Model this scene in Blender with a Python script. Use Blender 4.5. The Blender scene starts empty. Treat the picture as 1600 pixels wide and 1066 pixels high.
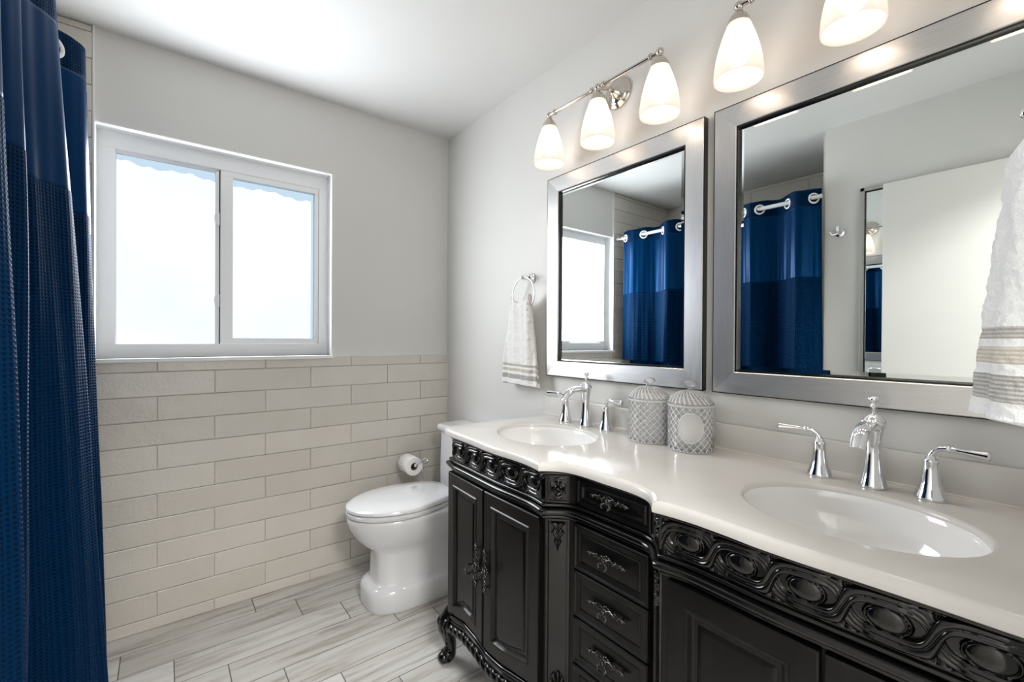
import bpy, bmesh, math, random
from mathutils import Vector, Matrix, noise
import numpy as np
random.seed(7)
PI = math.pi
scene = bpy.context.scene
COL = scene.collection

# ---------------------------------------------------------------- camera
def make_camera():
    f, yaw, pit, rol = 693.38, 0.6634, -0.005, 0.0061
    C = Vector((-1.3817, -2.4259, 1.2428))
    F = Vector((math.sin(yaw)*math.cos(pit), math.cos(yaw)*math.cos(pit), math.sin(pit)))
    R = Vector((math.cos(yaw), -math.sin(yaw), 0)); U = R.cross(F)
    R, U = R*math.cos(rol) + U*math.sin(rol), U*math.cos(rol) - R*math.sin(rol)
    cd = bpy.data.cameras.new('camera'); co = bpy.data.objects.new('camera', cd); COL.objects.link(co)
    M = Matrix((R, U, -F)).transposed().to_4x4(); M.translation = C
    co.matrix_world = M
    cd.sensor_width = 36; cd.lens = f/1600*36; cd.clip_start = 0.01
    scene.camera = co
make_camera()

# ---------------------------------------------------------------- world, light, exposure
scene.view_settings.view_transform = 'Standard'
scene.view_settings.look = 'None'
scene.view_settings.exposure = 0.88
scene.view_settings.gamma = 1.0
scene.view_settings.use_curve_mapping = False
w = bpy.data.worlds.new('daylight'); scene.world = w; w.use_nodes = True
w.node_tree.nodes['Background'].inputs[0].default_value = (0.80, 0.91, 1.0, 1)
w.node_tree.nodes['Background'].inputs[1].default_value = 0.50
scene.cycles.max_bounces = 14
scene.cycles.diffuse_bounces = 6
scene.cycles.glossy_bounces = 8
scene.cycles.transmission_bounces = 12
scene.cycles.transparent_max_bounces = 16
scene.cycles.sample_clamp_indirect = 4.0
scene.cycles.caustics_reflective = False
scene.cycles.caustics_refractive = False
BULB = 34.0            # vanity lamp bulbs
HALL_FILL = 40.0            # added fill light in the unseen hall (W)

def area(name, loc, size, power, color, rot=(0, 0, 0), sy=None):
    l = bpy.data.lights.new(name, 'AREA'); l.energy = power; l.color = color
    l.size = size
    if sy: l.shape = 'RECTANGLE'; l.size_y = sy
    o = bpy.data.objects.new(name, l); o.location = loc; o.rotation_euler = rot
    COL.objects.link(o); return o
area('hall_fill_light', (-1.15, -3.25, 2.36), 0.5, HALL_FILL, (1.0, 0.97, 0.93))  # added area light, front fill through the doorway
# daylight entering through the frosted window, just inside the panes
area('window_daylight', (-1.15, 0.035, 1.63), 00.78, 15.0, (0.93, 0.97, 1.0), (-PI/2, 0, 0), 0.80)

# ---------------------------------------------------------------- room constants
H = 2.474
XW = -1.69           # west wall
XT = -1.607          # where shower tile starts on the window wall
XB = -2.415          # back of the tub alcove
YA = -1.50           # end of the tub alcove
YS = -2.490          # south wall (camera stands in its doorway)
ZT = 1.144           # top of tile wainscot

# ---------------------------------------------------------------- helpers
def tag(o, label=None, cat=None, group=None, kind=None):
    if label: o['label'] = label
    if cat: o['category'] = cat
    if group: o['group'] = group
    if kind: o['kind'] = kind
    return o
def empty(name, loc, label=None, cat=None, group=None):
    o = bpy.data.objects.new(name, None); o.location = loc; o.empty_display_size = 0.05
    COL.objects.link(o); return tag(o, label, cat, group)
def copy_tree(o, parent=None):
    c = o.copy(); COL.objects.link(c)
    if parent: c.parent = parent
    for ch in [k for k in bpy.data.objects if k.parent == o]:
        copy_tree(ch, c)
    return c

def origin_world(o):
    v = Vector((0, 0, 0))
    while o is not None:
        v += Vector(o.location); o = o.parent
    return v

class MB:
    def __init__(s): s.bm = bmesh.new()
    def verts(s, pts): return [s.bm.verts.new(p) for p in pts]
    def box(s, a, b, bev=0.0, seg=2):
        x0, y0, z0 = [min(a[i], b[i]) for i in range(3)]; x1, y1, z1 = [max(a[i], b[i]) for i in range(3)]
        v = s.verts([(x0,y0,z0),(x1,y0,z0),(x1,y1,z0),(x0,y1,z0),(x0,y0,z1),(x1,y0,z1),(x1,y1,z1),(x0,y1,z1)])
        fs = [s.bm.faces.new([v[i] for i in q]) for q in ((0,3,2,1),(4,5,6,7),(0,1,5,4),(1,2,6,5),(2,3,7,6),(3,0,4,7))]
        if bev > 0:
            es = set(e for f in fs for e in f.edges)
            bmesh.ops.bevel(s.bm, geom=list(es), offset=bev, segments=seg, affect='EDGES', profile=0.5)
        return s
    def loft(s, rings, close=True, cap0=True, cap1=True):
        R = [s.verts(r) for r in rings]; n = len(R[0])
        for a, b in zip(R[:-1], R[1:]):
            for i in range(n if close else n-1):
                j = (i+1) % n
                s.bm.faces.new((a[i], a[j], b[j], b[i]))
        if cap0: s.bm.faces.new(R[0][::-1])
        if cap1: s.bm.faces.new(R[-1])
        return s
    def grid(s, fn, nu, nv, closeu=False):
        V = [[s.bm.verts.new(fn(i/nu, j/nv)) for j in range(nv+1)] for i in range(nu + (0 if closeu else 1))]
        for i in range(nu):
            a = V[i]; b = V[(i+1) % len(V)]
            for j in range(nv): s.bm.faces.new((a[j], b[j], b[j+1], a[j+1]))
        return s
    def tube(s, path, rad, n=12, cap=True, closed=False):
        P = [Vector(p) for p in path]; m = len(P)
        if not hasattr(rad, '__len__'): rad = [rad]*m
        T = []
        for i in range(m):
            a = P[(i-1) % m] if (i > 0 or closed) else P[i]
            b = P[(i+1) % m] if (i < m-1 or closed) else P[i]
            T.append((b-a).normalized())
        N = T[0].orthogonal().normalized(); rings = []
        for i in range(m):
            if i > 0:
                q = T[i-1].rotation_difference(T[i]); N = q @ N
            N = (N - T[i]*N.dot(T[i])).normalized(); B = T[i].cross(N)
            rings.append([P[i] + (N*math.cos(2*PI*k/n) + B*math.sin(2*PI*k/n))*rad[i] for k in range(n)])
        if closed:
            R = [s.verts(r) for r in rings]
            for i in range(m):
                a, b = R[i], R[(i+1) % m]
                for k in range(n): s.bm.faces.new((a[k], a[(k+1)%n], b[(k+1)%n], b[k]))
        else: s.loft(rings, True, cap, cap)
        return s
    def lathe(s, prof, o=(0,0,0), axis=(0,0,1), n=32, sx=1.0, sy=1.0, cap0=False, cap1=False):
        """prof: (radius, height) pairs along axis"""
        A = Vector(axis).normalized()
        if abs(A.z) > 0.99: X = Vector((1,0,0)); Y = Vector((0,1,0))
        else: X = A.orthogonal().normalized(); Y = A.cross(X)
        o = Vector(o)
        s.loft([[o + A*h + X*(r*sx*math.cos(2*PI*k/n)) + Y*(r*sy*math.sin(2*PI*k/n)) for k in range(n)] for r, h in prof], True, cap0, cap1)
        return s
    def ball(s, c, r, n=12, sc=(1,1,1)):
        M = Matrix.Translation(Vector(c)) @ Matrix.Diagonal((r*sc[0], r*sc[1], r*sc[2], 1))
        bmesh.ops.create_uvsphere(s.bm, u_segments=n, v_segments=max(6, n//2+1), radius=1, matrix=M); return s
    def torus(s, c, R, r, axis=(1,0,0), n=32, m=10, sc=(1,1)):
        A = Vector(axis).normalized(); X = A.orthogonal().normalized(); Y = A.cross(X); c = Vector(c)
        return s.tube([c + X*(R*math.cos(2*PI*i/n)*sc[0]) + Y*(R*math.sin(2*PI*i/n)*sc[1]) for i in range(n)], r, m, closed=True)
    def build(s, name, mat, parent=None, smooth=True, angle=40, merge=True):
        """verts are world coordinates; stored relative to the parent's base point"""
        if merge: bmesh.ops.remove_doubles(s.bm, verts=s.bm.verts, dist=1e-6)
        off = origin_world(parent) if parent else Vector((0,0,0))
        if off.length: bmesh.ops.translate(s.bm, verts=s.bm.verts, vec=-off)
        bmesh.ops.recalc_face_normals(s.bm, faces=s.bm.faces)
        me = bpy.data.meshes.new(name); s.bm.to_mesh(me); s.bm.free()
        if smooth:
            me.shade_smooth()
            try: me.set_sharp_from_angle(angle=math.radians(angle))
            except Exception: pass
        me.materials.append(mat)
        o = bpy.data.objects.new(name, me); COL.objects.link(o)
        if parent: o.parent = parent
        return o

def setbase(o, base):
    """move a single-mesh thing's origin to its base"""
    b = Vector(base); o.data.transform(Matrix.Translation(-b)); o.location = b; return o

# ---------------------------------------------------------------- materials
def mat(name, base=(.8,.8,.8), rough=.5, metal=0.0, **kw):
    m = bpy.data.materials.new(name); m.use_nodes = True
    b = m.node_tree.nodes['Principled BSDF']
    b.inputs['Base Color'].default_value = (*base, 1); b.inputs['Roughness'].default_value = rough
    b.inputs['Metallic'].default_value = metal
    for k, v in kw.items(): b.inputs[k].default_value = v
    return m
def N(m, t, **kw):
    n = m.node_tree.nodes.new(t)
    for k, v in kw.items(): setattr(n, k, v)
    return n
def L(m, a, b): m.node_tree.links.new(a, b)
def bsdf(m): return m.node_tree.nodes['Principled BSDF']
def coord(m, out='Object', scale=(1,1,1)):
    t = N(m, 'ShaderNodeTexCoord'); mp = N(m, 'ShaderNodeMapping'); mp.inputs['Scale'].default_value = scale
    L(m, t.outputs[out], mp.inputs['Vector']); return mp.outputs['Vector']
def noisen(m, vec, scale, detail=4, rough=.5):
    n = N(m, 'ShaderNodeTexNoise'); n.inputs['Scale'].default_value = scale; n.inputs['Detail'].default_value = detail
    n.inputs['Roughness'].default_value = rough
    if vec is not None: L(m, vec, n.inputs['Vector'])
    return n.outputs['Fac']
def ramp(m, fac, stops):
    r = N(m, 'ShaderNodeValToRGB'); e = r.color_ramp.elements
    while len(e) < len(stops): e.new(0.5)
    for i, (p, c) in enumerate(stops): e[i].position = p; e[i].color = (*c, 1)
    L(m, fac, r.inputs['Fac']); return r.outputs['Color']
def bump(m, h, strength=.3, dist=.01):
    b = N(m, 'ShaderNodeBump'); b.inputs['Strength'].default_value = strength; b.inputs['Distance'].default_value = dist
    L(m, h, b.inputs['Height']); L(m, b.outputs['Normal'], bsdf(m).inputs['Normal']); return b
def math_(m, op, a, b=None, c=None):
    n = N(m, 'ShaderNodeMath', operation=op)
    for i, v in enumerate((a, b, c)):
        if v is None: continue
        if isinstance(v, (int, float)): n.inputs[i].default_value = v
        else: L(m, v, n.inputs[i])
    return n.outputs[0]

def paint(name, col, rough=.55):
    m = mat(name, col, rough)
    v = coord(m)
    f = noisen(m, v, 3.0, 3)
    L(m, ramp(m, f, [(.3, tuple(c*.975 for c in col)), (.7, col)]), bsdf(m).inputs['Base Color'])
    bump(m, noisen(m, v, 160, 3), .05, .002); return m
M_wall = paint('wall_paint', (.70, .695, .675))
M_ceil = paint('ceiling_paint', (.71, .71, .705), .7)
M_trimw = mat('white_trim', (.86, .865, .865), .35)
M_vinyl = mat('white_vinyl', (.88, .89, .90), .3)

def tile_mat():
    m = mat('glazed_tile', (.5,.46,.41), .16)
    g = N(m, 'ShaderNodeNewGeometry')
    c = ramp(m, g.outputs['Random Per Island'], [(0, (.63,.60,.55)), (.5, (.66,.63,.58)), (1, (.69,.66,.61))])
    v = coord(m)
    n1 = noisen(m, v, 5, 4)
    mx = N(m, 'ShaderNodeMix', data_type='RGBA', blend_type='MULTIPLY'); mx.inputs[0].default_value = .35
    L(m, c, mx.inputs[6]); L(m, ramp(m, n1, [(.35, (.9,.89,.87)), (.65, (1,1,1))]), mx.inputs[7])
    L(m, mx.outputs[2], bsdf(m).inputs['Base Color'])
    h = math_(m, 'ADD', noisen(m, v, 95, 4, .6), math_(m, 'MULTIPLY', noisen(m, v, 14, 2), 2.5))
    bump(m, h, .34, .004); return m
M_tile = tile_mat()
M_grout = mat('grout', (.66,.63,.58), .9)
M_fgrout = mat('floor_grout', (.15,.14,.13), .9)

def plank_mat():
    m = mat('wood_look_plank', (.7,.7,.68), .35)
    g = N(m, 'ShaderNodeNewGeometry'); rnd = g.outputs['Random Per Island']
    t = N(m, 'ShaderNodeTexCoord'); cmb = N(m, 'ShaderNodeCombineXYZ')
    L(m, math_(m, 'MULTIPLY', rnd, 37.0), cmb.inputs[0]); L(m, math_(m, 'MULTIPLY', rnd, 11.0), cmb.inputs[1]); L(m, math_(m, 'MULTIPLY', rnd, 23.0), cmb.inputs[2])
    ad = N(m, 'ShaderNodeVectorMath', operation='ADD'); L(m, t.outputs['Object'], ad.inputs[0]); L(m, cmb.outputs[0], ad.inputs[1])
    mp = N(m, 'ShaderNodeMapping'); mp.inputs['Scale'].default_value = (1.0, 11, 1); L(m, ad.outputs[0], mp.inputs['Vector'])
    n1 = N(m, 'ShaderNodeTexNoise'); n1.inputs['Scale'].default_value = 2.2; n1.inputs['Detail'].default_value = 9; n1.inputs['Roughness'].default_value = .62; n1.inputs['Distortion'].default_value = .35
    L(m, mp.outputs[0], n1.inputs['Vector'])
    c1 = ramp(m, n1.outputs['Fac'], [(.30, (.27,.24,.215)), (.41, (.47,.45,.425)), (.50, (.61,.60,.585)), (.72, (.67,.665,.655))])
    mp2 = N(m, 'ShaderNodeMapping'); mp2.inputs['Scale'].default_value = (1.2, 5, 1); L(m, ad.outputs[0], mp2.inputs['Vector'])
    n2 = noisen(m, mp2.outputs[0], 2.0, 4)
    c2 = ramp(m, n2, [(.35, (.86,.83,.80)), (.6, (1,1,1))])
    mx = N(m, 'ShaderNodeMix', data_type='RGBA', blend_type='MULTIPLY'); mx.inputs[0].default_value = .9
    L(m, c1, mx.inputs[6]); L(m, c2, mx.inputs[7])
    c3 = ramp(m, rnd, [(0, (.86,.85,.83)), (1, (1,1,1))])
    mx2 = N(m, 'ShaderNodeMix', data_type='RGBA', blend_type='MULTIPLY'); mx2.inputs[0].default_value = 1
    L(m, mx.outputs[2], mx2.inputs[6]); L(m, c3, mx2.inputs[7])
    L(m, mx2.outputs[2], bsdf(m).inputs['Base Color'])
    bump(m, n1.outputs['Fac'], .25, .003); return m
M_plank = plank_mat()

M_chrome = mat('chrome', (.83,.84,.86), .05, 1.0)
M_nickel = mat('polished_nickel', (.66,.61,.55), .10, 1.0)
M_black = mat('black_gloss', (.006,.006,.006), .2)
def lacquer():
    m = mat('black_lacquer', (.004,.0038,.0036), .30); b = bsdf(m)
    b.inputs['Coat Weight'].default_value = .12; b.inputs['Coat Roughness'].default_value = .08; b.inputs['Specular IOR Level'].default_value = .22
    v = coord(m, 'Object', (1,1,.12)); n = noisen(m, v, 60, 4)
    L(m, ramp(m, n, [(.3, (.003,.003,.003)), (.7, (.006,.0058,.0055))]), b.inputs['Base Color'])
    bump(m, n, .05, .002); return m
M_lac = lacquer()
def gloss_lacquer():
    m = mat('black_gloss_lacquer', (.003,.003,.003), .17); b = bsdf(m); b.inputs['Specular IOR Level'].default_value = .5
    bump(m, noisen(m, coord(m), 45, 3), .04, .002); return m
M_glo = gloss_lacquer()
def pewter():
    m = mat('dark_pewter', (.075,.073,.07), .13, .9); return m
M_pew = pewter()
M_porc = mat('porcelain', (.80,.80,.80), .07); bsdf(M_porc).inputs['Coat Weight'].default_value = .5
M_toilet = mat('toilet_porcelain', (.74,.75,.77), .09); bsdf(M_toilet).inputs['Coat Weight'].default_value = .4
def marble():
    m = mat('cultured_marble', (.76,.74,.71), .16); v = coord(m)
    f = noisen(m, v, 2.2, 6, .6)
    L(m, ramp(m, f, [(.3, (.60,.58,.555)), (.5, (.64,.625,.605)), (.7, (.665,.655,.64))]), bsdf(m).inputs['Base Color'])
    bsdf(m).inputs['Specular IOR Level'].default_value = .35
    return m
M_marb = marble()
def brushed():
    m = mat('brushed_steel', (.50,.50,.505), .3, 1.0); v = coord(m, 'Object', (4, 2.5, 160))
    n = noisen(m, v, 6, 5, .7)
    L(m, ramp(m, n, [(.3, (.60,.60,.605)), (.7, (.72,.715,.71))]), bsdf(m).inputs['Base Color'])
    L(m, math_(m, 'MULTIPLY_ADD', n, .14, .26), bsdf(m).inputs['Roughness'])
    bump(m, n, .03, .0006); return m
def brushed_v():
    m = brushed(); m.name = 'brushed_steel_vertical'
    for n in m.node_tree.nodes:
        if n.type == 'MAPPING': n.inputs['Scale'].default_value = (4, 160, 2.5)
    return m
M_steelH = brushed(); M_steelV = brushed_v()
M_mirror = mat('mirror_silver', (.90,.945,.945), .0, 1.0)

def glass_thin(name, tint=(.97,.99,1), refl=.1):
    m = bpy.data.materials.new(name); m.use_nodes = True; nt = m.node_tree; nt.nodes.clear()
    o = N(m, 'ShaderNodeOutputMaterial'); t = N(m, 'ShaderNodeBsdfTransparent'); g = N(m, 'ShaderNodeBsdfGlossy'); g.inputs['Roughness'].default_value = .02
    t.inputs[0].default_value = (*tint, 1); lw = N(m, 'ShaderNodeLayerWeight'); lw.inputs[0].default_value = .25
    mx = N(m, 'ShaderNodeMixShader'); L(m, lw.outputs['Fresnel'], mx.inputs[0]); L(m, t.outputs[0], mx.inputs[1]); L(m, g.outputs[0], mx.inputs[2]); L(m, mx.outputs[0], o.inputs[0])
    return m
M_clear = glass_thin('clear_glass', (.90,.96,1.0))
def crystal():
    m = bpy.data.materials.new('cut_crystal'); m.use_nodes = True; nt = m.node_tree; nt.nodes.clear()
    o = N(m, 'ShaderNodeOutputMaterial'); t = N(m, 'ShaderNodeBsdfTransparent'); t.inputs[0].default_value = (1,1,1,1)
    g = N(m, 'ShaderNodeBsdfGlossy'); g.inputs['Roughness'].default_value = .03
    r = N(m, 'ShaderNodeBsdfRefraction'); r.inputs['IOR'].default_value = 1.3; r.inputs['Roughness'].default_value = .02; r.inputs['Color'].default_value = (1,1,1,1)
    lw = N(m, 'ShaderNodeLayerWeight'); lw.inputs[0].default_value = .28
    a = N(m, 'ShaderNodeMixShader'); a.inputs[0].default_value = .10; L(m, t.outputs[0], a.inputs[1]); L(m, r.outputs[0], a.inputs[2])
    b = N(m, 'ShaderNodeMixShader'); L(m, lw.outputs['Fresnel'], b.inputs[0]); L(m, a.outputs[0], b.inputs[1]); L(m, g.outputs[0], b.inputs[2]); df = N(m, 'ShaderNodeBsdfDiffuse'); df.inputs[0].default_value = (.95,.96,.97,1)
    e_ = N(m, 'ShaderNodeMixShader'); at = N(m, 'ShaderNodeAttribute'); at.attribute_name = 'frost'; L(m, math_(m, 'MULTIPLY_ADD', at.outputs['Fac'], .55, .18), e_.inputs[0]); L(m, b.outputs[0], e_.inputs[1]); L(m, df.outputs[0], e_.inputs[2]); L(m, e_.outputs[0], o.inputs[0])  # even white diffuse share mimics sparkle; frosted cuts add more
    return m
M_crys = crystal()
M_cotton = mat('white_cotton', (.82,.82,.82), .9)
M_paper = mat('tissue_paper', (.82,.81,.79), .95); bump(M_paper, noisen(M_paper, coord(M_paper), 260, 2), .3, .002)
M_card = mat('cardboard', (.28,.2,.13), .9)

def emis(name, col, s):
    m = bpy.data.materials.new(name); m.use_nodes = True; nt = m.node_tree; nt.nodes.clear()
    o = N(m, 'ShaderNodeOutputMaterial'); e = N(m, 'ShaderNodeEmission'); e.inputs[0].default_value = (*col, 1); e.inputs[1].default_value = s
    L(m, e.outputs[0], o.inputs[0]); return m
M_bulb = emis('bulb_glow', (1.0, .83, .66), BULB)
M_hall_fill = emis('hall_fill_glow', (1.0, .97, .93), 4.0)  # glow of the added fill lamp in the hall
def shade_mat():
    m = bpy.data.materials.new('frosted_shade'); m.use_nodes = True; nt = m.node_tree; nt.nodes.clear()
    o = N(m, 'ShaderNodeOutputMaterial'); t = N(m, 'ShaderNodeBsdfTranslucent'); t.inputs[0].default_value = (.25,.23,.212,1)
    d = N(m, 'ShaderNodeBsdfDiffuse'); d.inputs[0].default_value = (.26,.24,.22,1)
    a = N(m, 'ShaderNodeMixShader'); a.inputs[0].default_value = .40; L(m, t.outputs[0], a.inputs[1]); L(m, d.outputs[0], a.inputs[2])
    g = N(m, 'ShaderNodeBsdfGlossy'); g.inputs['Roughness'].default_value = .2
    b = N(m, 'ShaderNodeMixShader'); b.inputs[0].default_value = .05; L(m, a.outputs[0], b.inputs[1]); L(m, g.outputs[0], b.inputs[2])
    tr = N(m, 'ShaderNodeBsdfTransparent'); c = N(m, 'ShaderNodeMixShader'); c.inputs[0].default_value = .10
    L(m, b.outputs[0], c.inputs[1]); L(m, tr.outputs[0], c.inputs[2])
    e = N(m, 'ShaderNodeEmission'); e.inputs[0].default_value = (1.0,.88,.78,1); e.inputs[1].default_value = .33
    ad = N(m, 'ShaderNodeAddShader'); L(m, c.outputs[0], ad.inputs[0]); L(m, e.outputs[0], ad.inputs[1]); L(m, ad.outputs[0], o.inputs[0])
    return m
M_shade = shade_mat()
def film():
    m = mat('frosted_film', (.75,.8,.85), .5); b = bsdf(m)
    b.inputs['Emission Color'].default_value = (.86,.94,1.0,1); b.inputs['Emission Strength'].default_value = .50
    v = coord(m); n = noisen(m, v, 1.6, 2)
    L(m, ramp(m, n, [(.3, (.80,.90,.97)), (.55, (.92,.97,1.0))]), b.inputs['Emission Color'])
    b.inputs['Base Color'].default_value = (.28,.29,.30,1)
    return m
M_film = film()

def curtain_mat(name, waffle, col_d, col_l, band=False):
    m = mat(name, col_d, .42); b = bsdf(m)
    b.inputs['Sheen Weight'].default_value = .06; b.inputs['Sheen Roughness'].default_value = .4; b.inputs['Sheen Tint'].default_value = (.02,.3,.9,1)
    b.inputs['Specular Tint'].default_value = (.02,.30,.95,1); b.inputs['Specular IOR Level'].default_value = .42
    t = N(m, 'ShaderNodeUVMap'); s = N(m, 'ShaderNodeSeparateXYZ'); L(m, t.outputs[0], s.inputs[0])
    if waffle:
        su = math_(m, 'SINE', math_(m, 'MULTIPLY', s.outputs[0], 2*PI/.0085)); sv = math_(m, 'SINE', math_(m, 'MULTIPLY', s.outputs[1], 2*PI/.0085))
        h = math_(m, 'MAXIMUM', su, math_(m, 'MULTIPLY', sv, 1.15))
        bump(m, h, .85, .0016)
        f = math_(m, 'MULTIPLY_ADD', h, .5, .5)
        L(m, ramp(m, f, [(0, col_d), (1, col_l)]), b.inputs['Base Color'])
        b.inputs['Roughness'].default_value = .62; b.inputs['Specular IOR Level'].default_value = .22
    else:
        su = noisen(m, t.outputs[0], 400, 2)
        bump(m, su, .08, .0006)
        b.inputs['Base Color'].default_value = (*col_l, 1); b.inputs['Roughness'].default_value = .36
    return m
M_waf = curtain_mat('navy_waffle_cloth', True, (.0001,.0036,.013), (.0003,.0155,.052))
M_sat = curtain_mat('navy_satin_cloth', False, (.0004,.010,.034), (.0004,.016,.055))

def towel_mat(name, ztop, bands, base):
    """striped terry: bands = list of (z0, z1, colour) measured down from ztop in object space"""
    m = mat(name, base, .95); b = bsdf(m); b.inputs['Sheen Weight'].default_value = .3
    t = N(m, 'ShaderNodeTexCoord'); s = N(m, 'ShaderNodeSeparateXYZ'); L(m, t.outputs['UV'], s.inputs[0]); z = s.outputs[1]
    cur = None
    for (a, c, col) in bands:
        f = math_(m, 'MULTIPLY', math_(m, 'GREATER_THAN', z, a), math_(m, 'LESS_THAN', z, c))
        fine = math_(m, 'MULTIPLY_ADD', math_(m, 'SINE', math_(m, 'MULTIPLY', z, 2*PI/.0042)), .22, .78)
        f = math_(m, 'MULTIPLY', f, fine)
        mx = N(m, 'ShaderNodeMix', data_type='RGBA'); L(m, f, mx.inputs[0])
        if cur is None: mx.inputs[6].default_value = (*base, 1)
        else: L(m, cur, mx.inputs[6])
        mx.inputs[7].default_value = (*col, 1); cur = mx.outputs[2]
    L(m, cur, b.inputs['Base Color'])
    v = coord(m)
    bump(m, math_(m, 'ADD', noisen(m, v, 330, 3, .7), noisen(m, v, 110, 2)), .8, .004)
    return m

# ================================================================= SETTING
def slab(name, a, b, m, kind='structure'):
    o = MB().box(a, b).build(name, m, smooth=False); return tag(o, kind=kind)
T = .12
slab('ceiling', (XB-T, YS-1.6, H), (T, T, H+.1), M_ceil)
slab('wall_east', (0, YS-.01, 0), (T, T, H), M_wall)
# window wall around the opening
WX0, WX1, WZ0, WZ1 = -1.604, -.693, 1.152, 2.103
def wall_with_hole():
    mb = MB()
    for a, b in (((XB-T, 0, 0), (WX0, T, H)), ((WX1, 0, 0), (0, T, H)), ((WX0, 0, 0), (WX1, T, WZ0)), ((WX0, 0, WZ1), (WX1, T, H))):
        mb.box(a, b)
    return tag(mb.build('wall_north', M_wall, smooth=False), kind='structure')
wall_with_hole()
slab('wall_west', (XB-T, YS-.01, 0), (XW, YA, H), M_wall)
slab('wall_alcove', (XB-T, YA, 0), (XB, 0, H), M_wall)
def south_wall():
    mb = MB()
    mb.box((-.80, YS-T, 0), (0, YS, H)); mb.box((XW, YS-T, 0), (-1.62, YS, H)); mb.box((-1.62, YS-T, 2.09), (-.80, YS, H))
    tag(mb.build('wall_south', M_wall, smooth=False), kind='structure')
    mb = MB()
    for x in (-1.62, -.80):
        mb.box((x-.012, YS-T-.01, 0), (x+.012, YS+.002, 2.09))
    mb.box((-1.62, YS-T-.01, 2.078), (-.80, YS+.002, 2.10))
    tag(mb.build('trim_4', M_trimw, smooth=False), kind='structure')
south_wall()
# hall beyond the doorway
yh = YS-1.45
slab('wall_hall_left', (-2.1, yh, 0), (-2.0, YS-T, H), M_wall)
slab('wall_hall_right', (-.3, yh, 0), (-.2, YS-T, H), M_wall)
slab('wall_hall_end', (-2.1, yh-.1, 0), (-.2, yh, H), M_wall)

# floor: base + planks
slab('floor_grout', (XB-T, yh, -.06), (T, T, -.0007), M_fgrout).name = 'floor_bed'
def floor():
    mb = MB(); g = .0017
    pw, pl = .1505, .622
    r = 0; y1 = 0.008
    while y1 > yh:
        ya = (.0 - .1475*0) ; y0 = y1-pw
        off = -1.056 + .1625*r
        x = off + math.floor((XB-off)/pl)*pl
        while x < 0:
            a, b = max(x, XB), min(x+pl, 0)
            if b-a > .01:
                mb.box((a+g, max(y0, yh)+g, -.01), (b-g, min(y1, 0)-g, 0), .0008, 1)
            x += pl
        y1 = y0; r += 1
        if r > 40: break
    return tag(mb.build('floor', M_plank, smooth=False), kind='structure')
floor()

# tiles -----------------------------------------------------------------
def tiles(name, plane, u0, u1, z0, z1, jo, holes=(), flip=False, zb=1.0403-.1041/2):
    """running-bond tiles on a wall; plane(u, z, depth)->world"""
    mb = MB(); g = .0015; q = .1041; tl = .408; th = .008
    k0 = math.floor((z0-zb)/q); k1 = math.ceil((z1-zb)/q)
    for k in range(k0, k1):
        a, b = max(zb+k*q, z0), min(zb+(k+1)*q, z1)
        if b-a < .012: continue
        off = jo + (tl/2 if k % 2 == 0 else 0)
        x = off + math.floor((u0-off)/tl)*tl
        while x < u1:
            c, d = max(x, u0), min(x+tl, u1)
            x += tl
            if d-c < .012: continue
            segs = [(c, d, a, b)]
            for (hx0, hx1, hz0, hz1) in holes:
                ns = []
                for (c_, d_, a_, b_) in segs:
                    if d_ <= hx0 or c_ >= hx1 or b_ <= hz0 or a_ >= hz1: ns.append((c_, d_, a_, b_)); continue
                    if a_ < hz0: ns.append((c_, d_, a_, hz0))
                    if b_ > hz1: ns.append((c_, d_, hz1, b_))
                segs = ns
            for (c_, d_, a_, b_) in segs:
                P = plane
                v = [P(c_+g, a_+g, 0), P(d_-g, a_+g, 0), P(d_-g, b_-g, 0), P(c_+g, b_-g, 0)]
                e = .0022
                m_ = [P(c_+g, a_+g, th-.001), P(d_-g, a_+g, th-.001), P(d_-g, b_-g, th-.001), P(c_+g, b_-g, th-.001)]
                t_ = [P(c_+g+e, a_+g+e, th), P(d_-g-e, a_+g+e, th), P(d_-g-e, b_-g-e, th), P(c_+g+e, b_-g-e, th)]
                mb.loft([v, m_, t_], True, False, True)
    o = mb.build(name, M_tile, smooth=False, merge=False)
    return tag(o, kind='structure')
JO = -1.4084
PN = lambda u, z, d: (u, -.003-d, z)
tiles('trim_1', PN, XT+.003, 0, 0, ZT, JO)
tiles('trim_2', PN, XB, XT-.003, 0, H-.003, JO)
tiles('trim_3', lambda u, z, d: (XB+.003+d, u, z), YA, 0, 0, H-.003, .05)
tiles('trim_5', lambda u, z, d: (u, YA+.003+d, z), XB, XW-.002, 0, H-.003, -.2)
slab('trim_6', (XT, -.003, 0), (0, 0, ZT), M_grout)
slab('trim_7', (XB, -.003, 0), (XT, 0, H-.001), M_grout)
slab('trim_8', (XB, YA, 0), (XB+.003, 0, H-.001), M_grout)
slab('trim_9', (XB, YA, 0), (XW-.001, YA+.003, H-.001), M_grout)
# edge strips of the tile
slab('trim_10', (XT-.003, -.0125, ZT), (XT+.003, 0, H), M_trimw)
slab('trim_11', (-.004, -.0125, 0), (0, -.003, ZT), M_grout)
slab('trim_12', (XT, -.0125, ZT-.001), (0, 0, ZT+.002), M_trimw)

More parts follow.
